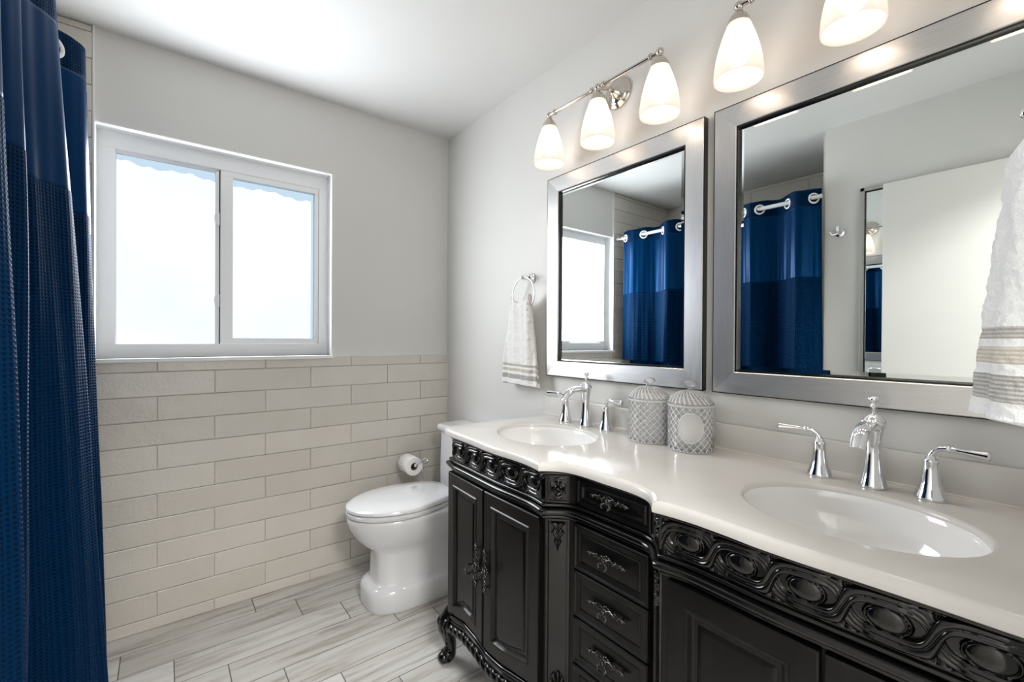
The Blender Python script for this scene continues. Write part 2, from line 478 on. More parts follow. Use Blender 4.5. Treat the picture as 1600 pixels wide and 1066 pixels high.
# window ----------------------------------------------------------------
def window():
    yF = .078
    f = MB()
    # outer frame: left jamb wide, head, right jamb, sill rail
    f.box((WX0-.003, yF, 1.210), (-1.548, yF+.06, 2.034), .0012, 1)
    f.box((WX0-.003, yF, 2.034), (WX1+.003, yF+.06, WZ1+.003), .0012, 1)
    f.box((-.737, yF, 1.210), (WX1+.003, yF+.06, 2.034), .0012, 1)
    f.box((WX0-.003, yF, WZ0-.003), (WX1+.003, yF+.06, 1.210), .0012, 1)
    fr = f.build('window_frame', M_vinyl, smooth=False)
    root = empty('window_1', (-1.15, 0, WZ0)); root['kind'] = 'structure'
    fr.parent = root; fr.matrix_parent_inverse = Matrix.Translation(-Vector(root.location)); fr['label'] = 'white vinyl outer frame'
    # left fixed pane: thin bead + meeting rail
    b = MB()
    b.box((-1.550, yF+.018, 2.022), (-1.178, yF+.034, 2.036), .002)
    b.box((-1.552, yF+.018, 1.208), (-1.546, yF+.034, 2.03), .002)
    b.box((-1.196, yF+.012, 1.208), (-1.181, yF+.034, 2.03), .002)
    b.build('glazing_bead', M_vinyl, root, smooth=False)
    d = MB(); d.box((-1.1815, yF+.014, 1.209), (-1.1765, yF+.036, 2.033))
    d.build('weather_strip', M_black, root, smooth=False)['label'] = 'dark seal between the two sashes'
    # right sash
    s = MB(); x0, x1, z0, z1 = -1.176, -.738, 1.212, 2.036; y0, y1 = yF+.004, yF+.040
    s.box((x0, y0, z0+.026), (x0+.05, y1, z1-.028), .001, 1); s.box((x1-.018, y0, z0+.026), (x1, y1, z1-.028), .001, 1)
    s.box((x0, y0, z1-.028), (x1, y1, z1), .001, 1); s.box((x0, y0, z0), (x1, y1, z0+.026), .001, 1)
    s.build('window_sash', M_vinyl, root, smooth=False)
    def pane(xa, xb, za, zb, y, nm):
        # frosted film stops short of the top and right edge with a ragged cut
        n = 60
        MB().box((xa, y+.006, za), (xb, y+.010, zb)).build('pane', M_clear, root, smooth=False)
        rng = random.Random(int(xa*-1000)); top = []
        for i in range(n+1):
            t = i/n
            zt = zb - .030 - .014*t - .006*math.sin(t*9+xa*5) - .004*math.sin(t*31+1) - .003*(noise.noise(Vector((t*22, xa, 0))))
            top.append(zt)
        xr = xb - (.0 if nm == 0 else .016)
        mb = MB()
        mb.grid(lambda u, v: (xa+(xr-xa)*u, y+.004, za + (top[int(round(u*n))]-za)*v), n, 1)
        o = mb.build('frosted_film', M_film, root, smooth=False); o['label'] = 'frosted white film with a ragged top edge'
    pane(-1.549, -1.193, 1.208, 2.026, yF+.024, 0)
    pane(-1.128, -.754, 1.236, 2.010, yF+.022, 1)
    # latches
    for z in (1.80, 1.415):
        l = MB()
        l.box((-1.190, yF-.001, z-.030), (-1.180, yF+.008, z+.030), .002)
        l.tube([(-1.188, yF+.002, z-.026), (-1.197, yF-.012, z-.017), (-1.2, yF-.014, z), (-1.197, yF-.012, z+.017), (-1.188, yF+.002, z+.026)], .0034, 8)
        l.build('window_latch', M_vinyl, root)
    # reveal lining and stool
    r = MB()
    r.box((WX0-.001, -.002, WZ1-.003), (WX1, yF, WZ1+.002)); r.box((WX0-.004, -.002, WZ0), (WX0+.001, yF, WZ1)); r.box((WX1-.001, -.002, WZ0), (WX1+.004, yF, WZ1))
    r.build('window_reveal', M_trimw, root, smooth=False)
    MB().box((WX0-.012, -.024, WZ0-.018), (WX1+.004, yF, WZ0), .003).build('window_sill', M_trimw, root, smooth=False)
window()

# ================================================================= VANITY
YC = -1.697                       # centre line of the vanity
YL = -.945                        # its end towards the window
def mirror_y(y): return 2*YC - y
half = [(-.512, -.945), (-.526, -1.00), (-.531, -1.10), (-.536, -1.20), (-.540, -1.30), (-.537, -1.39), (-.537, -1.46), (-.546, -1.512),
        (-.520, -1.534), (-.501, -1.555), (-.490, -1.582), (-.487, -1.615), (-.487, YC)]
PF = half + [(x, mirror_y(y)) for x, y in half[:-1][::-1]]
PFy = [-p[1] for p in PF]; PFx = [p[0] for p in PF]
def face_x(y): return float(np.interp(-y, PFy, PFx))
def norm2(a, b):
    t = Vector((b[0]-a[0], b[1]-a[1])).normalized(); return Vector((t.y, -t.x))
def offset_path(P, d):
    """offset the plan outline outward (towards -x)"""
    out = []
    for i, p in enumerate(P):
        ns = []
        if i > 0: ns.append(norm2(P[i-1], p))
        if i < len(P)-1: ns.append(norm2(p, P[i+1]))
        n = sum(ns, Vector((0, 0)))
        n.normalize(); c = max(.5, n.dot(ns[0]))
        out.append((p[0]+n.x*d/c, p[1]+n.y*d/c))
    return out
# check the normal direction: must point to -x
if norm2(PF[3], PF[4]).x > 0:
    _o = norm2
    def norm2(a, b): return -_o(a, b)

def smooth_path(P, k=4):
    """catmull-rom between neighbours, corners kept at the sharp bends"""
    sharp = {0, 7, len(P)-1, len(P)-8}
    out = []
    for i in range(len(P)-1):
        p0 = Vector(P[i-1]) if i > 0 and i not in sharp else Vector(P[i])
        p1, p2 = Vector(P[i]), Vector(P[i+1])
        p3 = Vector(P[i+2]) if i+2 < len(P) and (i+1) not in sharp else p2
        for j in range(k):
            t = j/k
            out.append(tuple(.5*((2*p1)+(-p0+p2)*t+(2*p0-5*p1+4*p2-p3)*t*t+(-p0+3*p1-3*p2+p3)*t**3)))
    out.append(tuple(P[-1])); return out
PFs = smooth_path(PF)
PFy = [-p[1] for p in PFs]; PFx = [p[0] for p in PFs]

class Fr:
    """a vertical facing: origin, tangent (u to the right as seen from the room), normal outward"""
    def __init__(s, o, t): s.o = Vector((*o, 0)); s.t = Vector((*t, 0)).normalized(); s.n = Vector((s.t.y, -s.t.x, 0))
    def __call__(s, u, z, h): return s.o + s.t*u + s.n*h + Vector((0, 0, z))
def facing(y0, x=None): return Fr((x if x is not None else 0, 0), (0, -1))
# for a frame with t=(0,-1): n = (-1, 0) -> towards the room

def nested(mb, fr, u0, u1, z0, z1, loops, zb=None, n=14):
    """loops: (inset, height). bottom edge may follow zb(u)"""
    rings = []
    for d, h in loops:
        a, b = u0+d, u1-d; ring = []
        for i in range(n+1):
            u = a+(b-a)*i/n; z = (zb(u0+(u1-u0)*i/n) if zb else z0)+d; ring.append(fr(u, z, h))
        for i in range(n+1):
            u = b+(a-b)*i/n; ring.append(fr(u, z1-d, h))
        rings.append(ring)
    mb.loft(rings, True, False, False)
    # fill the last ring as strips
    last = rings[-1]; vs = [v for v in mb.bm.verts][-len(last):]
    m = n+1
    for i in range(n):
        mb.bm.faces.new((vs[i], vs[i+1], vs[2*m-2-i], vs[2*m-1-i]))

def relief(mb, fn, fr, u0, u1, z0, z1, nu, nv):
    mb.grid(lambda a, b: fr(u0+(u1-u0)*a, z0+(z1-z0)*b, fn(a, b)), nu, nv)

vanity = empty('bathroom_vanity', (-.27, YC, 0), 'black carved double vanity cabinet with doors and drawers under the white top', 'vanity')

# carcass ---------------------------------------------------------------
def carcass():
    mb = MB()
    pts = [(-.003, YL)] + PFs + [(-.003, mirror_y(YL))]
    # back plane pts
    mb.loft([[(x, y, z) for x, y in pts] for z in (.235, .8785)], True, True, False)
    return mb.build('carcass', M_lac, vanity, angle=30)
carcass()

def sweep(mb, path, prof, closed=False):
    """prof: (outward, z) loop swept along a plan path"""
    offs = {}
    rings = [[] for _ in path]
    for (o, z) in prof:
        op = offset_path(path, o)
        for i, p in enumerate(op): rings[i].append((p[0], p[1], z))
    mb.loft(rings, True, True, True)

def half_round(z, r, out=.0, n=8, hgt=None):
    h = hgt or r
    return [(out + r*math.cos(t), z + h*math.sin(t)) for t in [PI/2 - PI*i/n for i in range(n+1)]][::-1] + [(-.004, z+h), (-.004, z-h)][::1]
side_path = [(-.02, YL), (-.20, YL), (-.40, YL)] + PFs
side_path += [(-.40, mirror_y(YL)), (-.20, mirror_y(YL))]
def mouldings():
    mb = MB()
    sweep(mb, side_path, half_round(.7655, .0115, .010, 8, .0095))
    sweep(mb, side_path, half_round(.7825, .005, .006, 6))
    sweep(mb, side_path, half_round(.7500, .006, .003, 6))
    mb.build('waist_moulding', M_glo, vanity, angle=50)
    mb = MB()
    sweep(mb, side_path, half_round(.8725, .006, .008, 6, .0055))
    mb.build('top_moulding', M_glo, vanity, angle=50)
mouldings()

# base: serpentine rail, rope apron, feet --------------------------------
def zbase(y):
    yy = y if y > YC else mirror_y(y)
    return float(np.interp(-yy, [.90, .945, 1.00, 1.09, 1.17, 1.24, 1.33, 1.42, 1.50, 1.56, 1.70],
                                [.178, .183, .205, .224, .221, .208, .214, .230, .244, .236, .228]))
def base():
    P = offset_path(PFs, .012)
    # resample finely
    ys = np.linspace(YL, mirror_y(YL), 150); xs = [float(np.interp(-y, [-p[1] for p in P], [p[0] for p in P])) for y in ys]
    mb = MB()
    for dz, r, o in ((0, .0085, .0), (-.0145, .0055, .002), (.012, .005, -.006)):
        mb.tube([(x-o, y, zbase(y)+dz) for x, y in zip(xs, ys)], r, 10)
    mb.tube([(-.02, YL, zbase(YL)), (xs[0], YL, zbase(YL))], .0085, 10)
    mb.tube([(-.02, mirror_y(YL), zbase(YL)), (xs[-1], mirror_y(YL), zbase(YL))], .0085, 10)
    mb.build('base_moulding', M_glo, vanity, angle=60)
    # apron board
    mb = MB()
    mb.grid(lambda a, b: (float(np.interp(a, np.linspace(0, 1, 150), xs))+.006, YL+(mirror_y(YL)-YL)*a, zbase(YL+(mirror_y(YL)-YL)*a) - .002 - b*.045), 120, 2)
    mb.grid(lambda a, b: (float(np.interp(a, np.linspace(0, 1, 150), xs))+.024, YL+(mirror_y(YL)-YL)*a, zbase(YL+(mirror_y(YL)-YL)*a) - .002 - b*.045), 120, 2)
    mb.build('apron', M_lac, vanity)
    # twisted rope moulding
    m = 420; ts = np.linspace(0, 1, m); n = 18; rings = []; L_ = mirror_y(YL)-YL
    for t in ts:
        y = YL + .01 + (L_-.02)*t; x = float(np.interp(t, np.linspace(0, 1, 150), xs)) - .002; z = zbase(y)-.037
        ring = []
        for k in range(n):
            a = 2*PI*k/n; tw = a*2 + y*2*PI/.032
            r = .0125 + .0055*abs(math.sin(tw/2+0.3))**.7
            ring.append((x + r*math.cos(a), y, z + r*math.sin(a)*1.05))
        rings.append(ring)
    MB().loft(rings).build('rope_moulding', M_glo, vanity, angle=70)
base()
def foot(sy, front=True):
    y0 = YL if sy > 0 else mirror_y(YL); mb = MB()
    if front: pth = [(-.495, 0, .215), (-.512, .004, .195), (-.528, .010, .168), (-.532, .016, .140), (-.524, .018, .110), (-.514, .018, .080), (-.510, .020, .052), (-.514, .024, .030), (-.518, .028, .012), (-.518, .028, 0.0)]
    else: pth = [(-.05, 0, .235), (-.05, 0, .19), (-.05, 0, .14), (-.05, 0, .10), (-.05, 0, .06), (-.05, 0, .03), (-.05, 0, .012), (-.05, 0, 0.0)]
    rr = [.030, .034, .036, .033, .027, .023, .022, .027, .025, .019] if front else [.03, .034, .03, .024, .02, .022, .024, .02]
    pth = [(x, y0 + sy*y - sy*.012, z) for x, y, z in pth]
    # denser
    P = []; R_ = []
    for i in range(len(pth)-1):
        for j in range(5):
            t = j/5; P.append(tuple(pth[i][k]*(1-t)+pth[i+1][k]*t for k in range(3))); R_.append(rr[i]*(1-t)+rr[i+1]*t)
    P.append(pth[-1]); R_.append(rr[-1])
    mb.tube(P, R_, 18)
    if front:
        for yo in (-.020, .020):      # scrolled ears at knee and toe
            for (cx, cz, R0, dr) in ((-.548, .162, .022, .007), (-.532, .024, .017, .006)):
                sp = []
                for i in range(26):
                    a = i*.36; r = R0*(1-i/30)
                    sp.append((cx + r*math.cos(a+1.2)+.006, y0 - sy*.004 + sy*(.012 if cz < .1 else 0) + yo*.9, cz + r*math.sin(a+1.2)))
                mb.tube(sp, [dr*(1-.5*i/26) for i in range(26)], 8)
        for k in range(5):            # acanthus ribs over the knee
            yk = y0 - sy*.010 + (k-2)*.011
            mb.tube([(-.548+abs(k-2)*.004, yk, .190), (-.564+abs(k-2)*.006, yk, .166), (-.558+abs(k-2)*.006, yk, .136), (-.544+abs(k-2)*.004, yk+sy*.008, .106)], [.004, .0065, .0055, .002], 8)
        mb.ball((-.540, y0+sy*.010, .022), .022, 14, (1, 1.1, .95))
    mb.build('foot', M_glo, vanity, angle=60)
foot(1); foot(-1); foot(1, False); foot(-1, False)

# carved friezes ----------------------------------------------------------
FZ0, FZ1 = .7885, .8695
def guilloche(v0, v1, centers, name):
    """carved band of interlaced ribbons round oval bosses, v0..v1 in y"""
    ph = [-c for c in centers]
    pitch = (ph[-1]-ph[0])/(len(ph)-1)
    zc = (FZ0+FZ1)/2; A = .0275
    def h(u, z):      # u = -y
        k = (u-ph[0])/pitch; best = 0.0
        zz = (z-zc)
        kk = min(max(k, -.5), len(ph)-.5)
        inside = -.50 <= k <= len(ph)-.50
        if inside:
            for sgn in (1, -1):
                # ribbon passing over boss n when (n even)*sgn, under otherwise; steep crossings
                e2 = .16; co = math.cos(PI*k); q_ = math.sqrt(co*co+e2); nf = math.sqrt(1+e2)
                c = sgn*A*nf*co/q_; sl = sgn*A*nf*(e2/q_**3)*(-math.sin(PI*k)*PI/pitch)
                d = (zz-c)/math.sqrt(1+sl*sl)
                rising = math.tanh(sl*3)      # the strand rising to the right lies on top
                w = .0105
                if abs(d) < w:
                    wt = min(1, max(0, (rising+.75)/.7)); wt = wt*wt*(3-2*wt)
                    ridge = wt*(.0034*abs(math.sin(d/w*PI))**.8 + .0016) + (1-wt)*.0022*abs(math.cos(d/w*PI*1.5))
                    best = max(best, .0042 + .0034*max(-.6, rising) + ridge*min(1, (w-abs(d))/.0012))
            # boss
            n = round(k); du = (k-n)*pitch
            e = math.sqrt((du/.0250)**2 + (zz/.0180)**2)
            if e < 1: best = max(best, .0028 + .0085*math.sqrt(1-e*e*.97))
            elif e < 1.18: best = max(best, .0022+.0034*math.sin((e-1)/.18*PI))
        # leaf nicks in the triangles along the edges
        q = abs(zz)-.024
        if q > 0 and inside:
            kf = (k+.5) % 1.0 - .5
            best = max(best, .0035*abs(math.cos(kf*PI*7))*min(1, q/.008))
        edge = min(z-FZ0, FZ1-z)
        if edge < .0035: best = max(best*edge/.0035, .0035)
        return best
    mb = MB(); L_ = v0-v1; nu = int(L_/.0011); nv = 72
    mb.grid(lambda a, b: (face_x(v0-L_*a) - .0005 - h(-(v0-L_*a), FZ0+(FZ1-FZ0)*b), v0-L_*a, FZ0+(FZ1-FZ0)*b), nu, nv)
    o = mb.build(name, M_glo, vanity, angle=75); o['label'] = 'carved frieze of interlaced ribbons round oval bosses'
cs = [-1.036, -1.141, -1.247, -1.352, -1.456]
guilloche(-.972, -1.508, cs, 'carved_frieze')
guilloche(mirror_y(-1.508), mirror_y(-.972), [mirror_y(c) for c in cs[::-1]], 'carved_frieze')

# corner pilasters ---------------------------------------------------------
def pilaster(sgn):
    a = Vector((-.546, -1.512)); b = Vector((-.497, -1.562))
    if sgn < 0: a, b = Vector((b.x, mirror_y(b.y))), Vector((a.x, mirror_y(a.y)))
    Ln = (b-a).length; fr = Fr(a, (b-a)); mb = MB()
    # rosette block in the frieze
    def ros(p, q):
        x = (p-.5)*2; y = (q-.5)*2; e = max(abs(x), abs(y))
        if e > .92: return .001
        if e > .80: return .0055
        if e > .70: return .0015
        r = math.hypot(x, y); th = math.atan2(y, x)
        return .002 + .006*abs(math.cos(2*th))**1.5*math.sin(min(1, r/.8)*PI)**.7 * (.7+.3*math.cos(r*28)) + (.006 if r < .13 else 0)
    relief(mb, ros, fr, .004, Ln-.004, .7885, .8695, 50, 60)
    # raised stile with acanthus drop at top and shell at foot
    nested(mb, fr, .003, Ln-.003, .262, .744, [(0, 0), (0, .004), (.005, .0045), (.008, .0015), (.010, .0015)])
    def leaf(p, q):
        x = (p-.5)*2; y = 1-q            # y: 0 at the top
        wd = .95*(1-y**1.6)*(0.75+.25*math.cos(y*18)) + .02
        if abs(x) > wd: return .0012
        e = abs(x)/wd
        return .002 + .0065*(1-e**2)*(0.55+.45*abs(math.cos((y*7 + e*1.6)*PI))) + (.002 if e < .1 else 0)
    relief(mb, leaf, fr, .012, Ln-.012, .655, .733, 44, 70)
    def shell(p, q):
        x = (p-.5)*2; y = q*1.05; r = math.hypot(x, y); th = math.atan2(y, x)
        if r > .98 or r < .02: return .0012
        return .002 + .006*abs(math.cos(th*4.5))*(math.sin(min(1, r)*PI*.9))**.5
    relief(mb, shell, fr, .012, Ln-.012, .275, .325, 44, 40)
    o = mb.build('carved_pilaster', M_glo, vanity, angle=50); return o
pilaster(1); pilaster(-1)

# ornate pulls --------------------------------------------------------------
def pull(parent, c, horiz=True, mirror=False, s=1.0, ring_out=.0):
    """c: world centre on the face; facing -x"""
    mb = MB(); c = Vector(c)
    def W(a, b, h):     # a along the length, b across, h outwards
        a *= s; b *= s; h *= s
        return c + (Vector((-h, -a, b)) if horiz else Vector((-h, (b if not mirror else -b), a)))
    # scrolled stem
    for sg in (-1, 1):
        mb.tube([W(sg*a, b, h) for a, b, h in ((.004, 0, .008), (.014, .004, .009), (.024, -.002, .008), (.034, .003, .009), (.044, .001, .008), (.052, -.002, .007))],
                [.0045*s, .0055*s, .0032*s, .0045*s, .0030*s, .0022*s], 10)
        for a, b, r in ((.0135, .006, .0038), (.022, -.0045, .003), (.030, .006, .0032), (.037, -.003, .0028), (.045, .004, .003), (.052, 0, .0058), (.0585, 0, .0032)):
            mb.ball(W(sg*a, b, .009), r*s, 10)
        mb.ball(W(sg*.046, 0, .004), .0042*s, 8)
        mb.tube([W(sg*.046, 0, -.002), W(sg*.046, 0, .008)], .003*s, 8)
    # centre rosette
    mb.ball(W(0, 0, .009), .0075*s, 14)
    for k in range(8):
        mb.ball(W(.0095*math.cos(k*PI/4), .0095*math.sin(k*PI/4), .006), .0036*s, 8)
    mb.tube([W(0, 0, -.003), W(0, 0, .016)], .0042*s, 10)
    mb.ball(W(0, 0, .018), .0052*s, 12)
    # hanging ring / bail
    if horiz:
        P = [W(.0135*math.sin(t), -.005-.0068*(1-math.cos(t)), .019+.003*(1-math.cos(t))) for t in np.linspace(-2.6, 2.6, 22)]
        mb.tube(P, .0026*s, 8)
        for t in np.linspace(-2.2, 2.2, 9): mb.ball(W(.0135*math.sin(t), -.005-.0068*(1-math.cos(t)), .019+.003*(1-math.cos(t))), .0036*s, 8)
    else:
        P = [c + Vector((-.020*s-.012*s*(1-math.cos(t)), 0, .013*s*math.sin(t) - .004*s)) for t in np.linspace(-PI, PI, 20)]
        mb.tube(P, .0030*s, 8)
        mb.ball(c + Vector((-.044*s, 0, -.004*s)), .0045*s, 8)
    return mb.build('handle', M_pew, parent)

# doors -----------------------------------------------------------------------
def door(y0, y1, hy):
    """y0 > y1, panel door whose lower edge follows the base"""
    mb = MB(); xf = (face_x(y0-.02)+face_x(y1+.02))/2
    fr = Fr((xf-.001, y0), (0, -1)); wd = y0-y1
    zb = lambda u: zbase(y0-u)+.016
    dy = (face_x(y1+.02)-face_x(y0-.02))/(wd-.04)
    fr = Fr((face_x(y0-.02) - .003, y0), (dy, -1))
    nested(mb, fr, 0.0015, wd-.0015, 0, .742,
           [(0, -.004), (0, .012), (.003, .014), (.040, .014), (.043, .017), (.048, .0165), (.052, .010), (.056, .0065), (.064, .006), (.070, .0095), (.074, .0098)], zb, 22)
    root = vanity
    o = mb.build('door', M_lac, root, angle=28)
    pull(o, fr((y0-hy), .490, .016), False, hy > (y0+y1)/2, 1.18)
    return o
door(-.962, -1.218, -1.196); door(-1.221, -1.496, -1.246)
my = mirror_y
door(my(-1.496), my(-1.221), my(-1.246)); door(my(-1.218), my(-.962), my(-1.196))

# drawers -----------------------------------------------------------------------
def drawer(z0, z1, top=False):
    y0, y1 = (-1.578, my(-1.578)); fr = Fr((-.487, y0), (0, -1)); wd = y0-y1; mb = MB()
    if top: loops = [(0, -.002), (0, .006), (.003, .008), (.008, .008), (.011, .003), (.014, .003), (.018, .006), (.022, .006), (.026, .0015), (.030, .001)]
    else: loops = [(0, -.002), (0, .014), (.0025, .0165), (.007, .0165), (.010, .013), (.020, .0125), (.0225, .0085), (.0245, .0085), (.027, .011), (.029, .0112)]
    nested(mb, fr, .0, wd, z0, z1, loops)
    o = mb.build('drawer', M_lac, vanity, angle=28)
    pull(o, (-.487-(.003 if top else .013), YC+.0, (z0+z1)/2+.006), True)
drawer(.7905, .866, True)
zs = [.744, .6165, .489, .3615, .245]
for a, b in zip(zs[:-1], zs[1:]): drawer(b+.0025, a-.0025)

# countertop ----------------------------------------------------------------------
ZC = .905
SINKS = [(-.306, -1.252), (-.312, -2.147)]
SA, SB = .158, .192
def countertop():
    # rounded front-left and -right corners, lip over the cusps
    A_ = [(-.45, YL+.022), (-.515, YL+.020), (-.545, YL+.002), (-.556, -1.0), (-.559, -1.09), (-.564, -1.18), (-.569, -1.24), (-.571, -1.31), (-.567, -1.37), (-.566, -1.43), (-.570, -1.477), (-.578, -1.518)]
    B_ = [(-.578, -1.518), (-.553, -1.538), (-.535, -1.558), (-.524, -1.585), (-.519, -1.62), (-.518, -1.66), (-.519, YC)]
    B_ = B_ + [(x, my(y)) for x, y in B_[:-1][::-1]]
    def cmr(P, k=6):
        o_ = []
        for q in range(len(P)-1):
            p1, p2 = Vector(P[q]), Vector(P[q+1]); p0 = Vector(P[q-1]) if q else p1; p3 = Vector(P[q+2]) if q+2 < len(P) else p2
            for w_ in range(k):
                t = w_/k; o_.append(tuple(.5*((2*p1)+(-p0+p2)*t+(2*p0-5*p1+4*p2-p3)*t*t+(-p0+3*p1-3*p2+p3)*t**3)))
        return o_
    A2 = [(x, my(y)) for x, y in A_[::-1]]
    out = [(-.003, YL+.022)] + cmr(A_) + cmr(B_) + cmr(A2) + [A2[-1], (-.003, my(YL+.022))]
    root = empty('countertop', (-.27, YC, ZC-.026), 'long white marble vanity top with two oval sink cut-outs and curved front edge', 'countertop')
    # rounded edge: rings from the underside up to the top surface
    def inset(pts, d):
        n = len(pts); out_ = []
        for i in range(n):
            a, b, c = Vector(pts[i-1]), Vector(pts[i]), Vector(pts[(i+1) % n])
            t1, t2 = (b-a).normalized(), (c-b).normalized()
            n1, n2 = Vector((-t1.y, t1.x)), Vector((-t2.y, t2.x)); m = (n1+n2)
            m = m.normalized() if m.length > 1e-6 else n1
            k = max(.55, m.dot(n1)); out_.append(tuple(b+m*(d*sgn/k)))
        return out_
    ar = sum(out[i-1][0]*out[i][1]-out[i][0]*out[i-1][1] for i in range(len(out)))
    sgn = 1 if ar > 0 else -1
    mb = MB(); bm = mb.bm
    prof = [(.012, -.026), (.004, -.0255), (.0008, -.0235), (0, -.020), (0, -.013), (.001, -.008), (.0035, -.0038), (.0075, -.001), (.0125, 0)]
    rings = [[(x, y, ZC+z) for x, y in inset(out, d)] for d, z in prof]
    mb.loft(rings, True, False, False)
    holes = []
    for cx, cy in SINKS:
        hp = [(.0, -.026), (.0, -.009), (.0008, -.0055), (.003, -.0022), (.0065, -.0004), (.010, 0)]
        m_ = 96
        mb.loft([[(cx+(SA+d)*math.cos(2*PI*k/m_), cy+(SB+d)*math.sin(2*PI*k/m_), ZC+z) for k in range(m_)] for d, z in hp], True, False, False)
    for zt in (ZC, ZC-.026):
        bm.edges.ensure_lookup_table()
        es = [e for e in bm.edges if len(e.link_faces) == 1 and all(abs(v.co.z-zt) < 1e-5 for v in e.verts)]
        bmesh.ops.triangle_fill(bm, use_beauty=True, use_dissolve=False, edges=es)
    mb.build('worktop', M_marb, root, angle=35)
    mb = MB(); mb.box((-.020, YL+.018, ZC-.002), (-.001, my(YL+.018), .984), .003)
    mb.box((-.024, YL+.018, ZC-.002), (-.018, my(YL+.018), ZC+.0035), .0015)
    mb.build('backsplash', M_marb, root)
countertop()

def basin(c, label):
    root = empty('sink', (c[0], c[1], ZC-.175), label, 'sink', 'white oval vanity sinks')
    prof = [(1.00+.035, -.012), (1.00+.010, -.010), (.992, -.013), (.985, -.028), (.965, -.055), (.91, -.085), (.80, -.112), (.62, -.131), (.40, -.142), (.16, -.147), (.12, -.148)]
    n = 96; mb = MB()
    inner = [[(c[0]+SA*r*math.cos(2*PI*k/n), c[1]+SB*r*math.sin(2*PI*k/n), ZC+h) for k in range(n)] for r, h in prof]
    outer = [[(c[0]+SA*(r+.04)*math.cos(2*PI*k/n), c[1]+SB*(r+.04)*math.sin(2*PI*k/n), ZC+h-.012) for k in range(n)] for r, h in prof[::-1]]
    mb.loft(inner+outer, True, False, False)
    # close the drain ring
    mb.build('bowl', M_porc, root, angle=60)
    d = MB(); d.lathe([(.0, -.150), (.024, -.150), (.026, -.146), (.022, -.144), (.018, -.146), (.0, -.146)], (c[0], c[1], ZC), n=28)
    d.ball((c[0], c[1], ZC-.146), .015, 16, (1, 1, .35))
    d.build('drain', M_chrome, root)
basin(SINKS[0], 'white oval sink bowl nearer the window, behind the carved left doors')
basin(SINKS[1], 'white oval sink bowl at the right, beneath the larger mirror')

# faucets ---------------------------------------------------------------------------
def faucet(yc, label, ys, x=-.088):
    root = empty('faucet', (x, yc, ZC), label, 'faucet', 'chrome widespread faucets')
    # spout body
    mb = MB()
    mb.lathe([(.0, 0), (.0285, 0), (.0295, .003), (.0285, .008), (.0245, .022), (.0200, .042), (.0172, .065), (.0165, .088), (.0175, .108), (.0205, .126), (.0245, .142), (.0262, .150), (.0250, .1535), (.0225, .1550), (.0185, .160), (.0120, .1665), (.006, .170), (.0, .171)], (x, yc, ZC), n=40, sy=.93)
    P = []; R_ = []
    ctl = [(0, .136, .0185), (-.025, .143, .0185), (-.055, .146, .0180), (-.083, .141, .0170), (-.104, .128, .0160), (-.118, .110, .0150), (-.122, .104, .0150)]
    rings = []
    for i in range(len(ctl)-1):
        for j in range(5):
            t = j/5; a, b = ctl[i], ctl[i+1]
            P.append((x+a[0]*(1-t)+b[0]*t, yc, ZC+a[1]*(1-t)+b[1]*t)); R_.append(a[2]*(1-t)+b[2]*t)
    for it in range(3):
        P = [P[0]] + [tuple((P[i-1][k]+2*P[i][k]+P[i+1][k])/4 for k in range(3)) for i in range(1, len(P)-1)] + [P[-1]]
    for i, p in enumerate(P):      # elliptical section, flatter and wide
        a = Vector(P[max(i-1, 0)]); b = Vector(P[min(i+1, len(P)-1)]); T_ = (b-a).normalized(); Nn = Vector((0, 1, 0)); B_ = T_.cross(Nn)
        t = i/(len(P)-1)
        rings.append([Vector(p) + Nn*(R_[i]*.98*math.cos(2*PI*k/20)) + B_*(R_[i]*(.70-.15*t)*math.sin(2*PI*k/20)) for k in range(20)])
    mb.loft(rings)
    mb.build('spout', M_chrome, root, angle=50)
    f = MB()
    f.lathe([(.0035, .165), (.003, .180), (.0045, .182), (.0085, .184), (.0090, .187), (.0050, .190), (.0045, .194), (.0095, .198), (.0115, .202), (.0105, .206), (.005, .2095), (.0, .210)], (x+.002, yc, ZC), n=24)
    f.build('lift_knob', M_chrome, root, angle=60)
    for sg, y in zip((1, -1), ys):
        h = MB()
        h.lathe([(.0, 0), (.0265, 0), (.0275, .003), (.0262, .008), (.0215, .020), (.0168, .038), (.0140, .058), (.0128, .074), (.0136, .080), (.0140, .083), (.0120, .086), (.0085, .090), (.0070, .094)], (x, y, ZC), n=36)
        c = Vector((x, y, ZC))
        pts = [c+Vector((0, 0, .088)), c+Vector((0, sg*.001, .096)), c+Vector((-.001, sg*.006, .105)), c+Vector((-.003, sg*.016, .1115)), c+Vector((-.005, sg*.027, .113))]
        h.tube(pts, [.0075, .0062, .0058, .0058, .0062], 14)
        h.ball(c+Vector((-.0065, sg*.029, .113)), .0085, 14, (1, .55, 1))
        d = Vector((-.010, sg*.060, -.002)).normalized()
        s0 = c+Vector((-.006, sg*.028, .113))
        h.tube([s0+d*t for t in (.002, .008, .02, .04, .055, .060, .0625)], [.0065, .0058, .0062, .0080, .0098, .0104, .0080], 18)
        h.build('handle', M_chrome, root, angle=50)
faucet(-1.240, 'chrome three-piece faucet at the sink nearer the window', (-1.130, -1.340))
faucet(-2.133, 'chrome three-piece faucet with two levers at the right sink', (-2.026, -2.231))

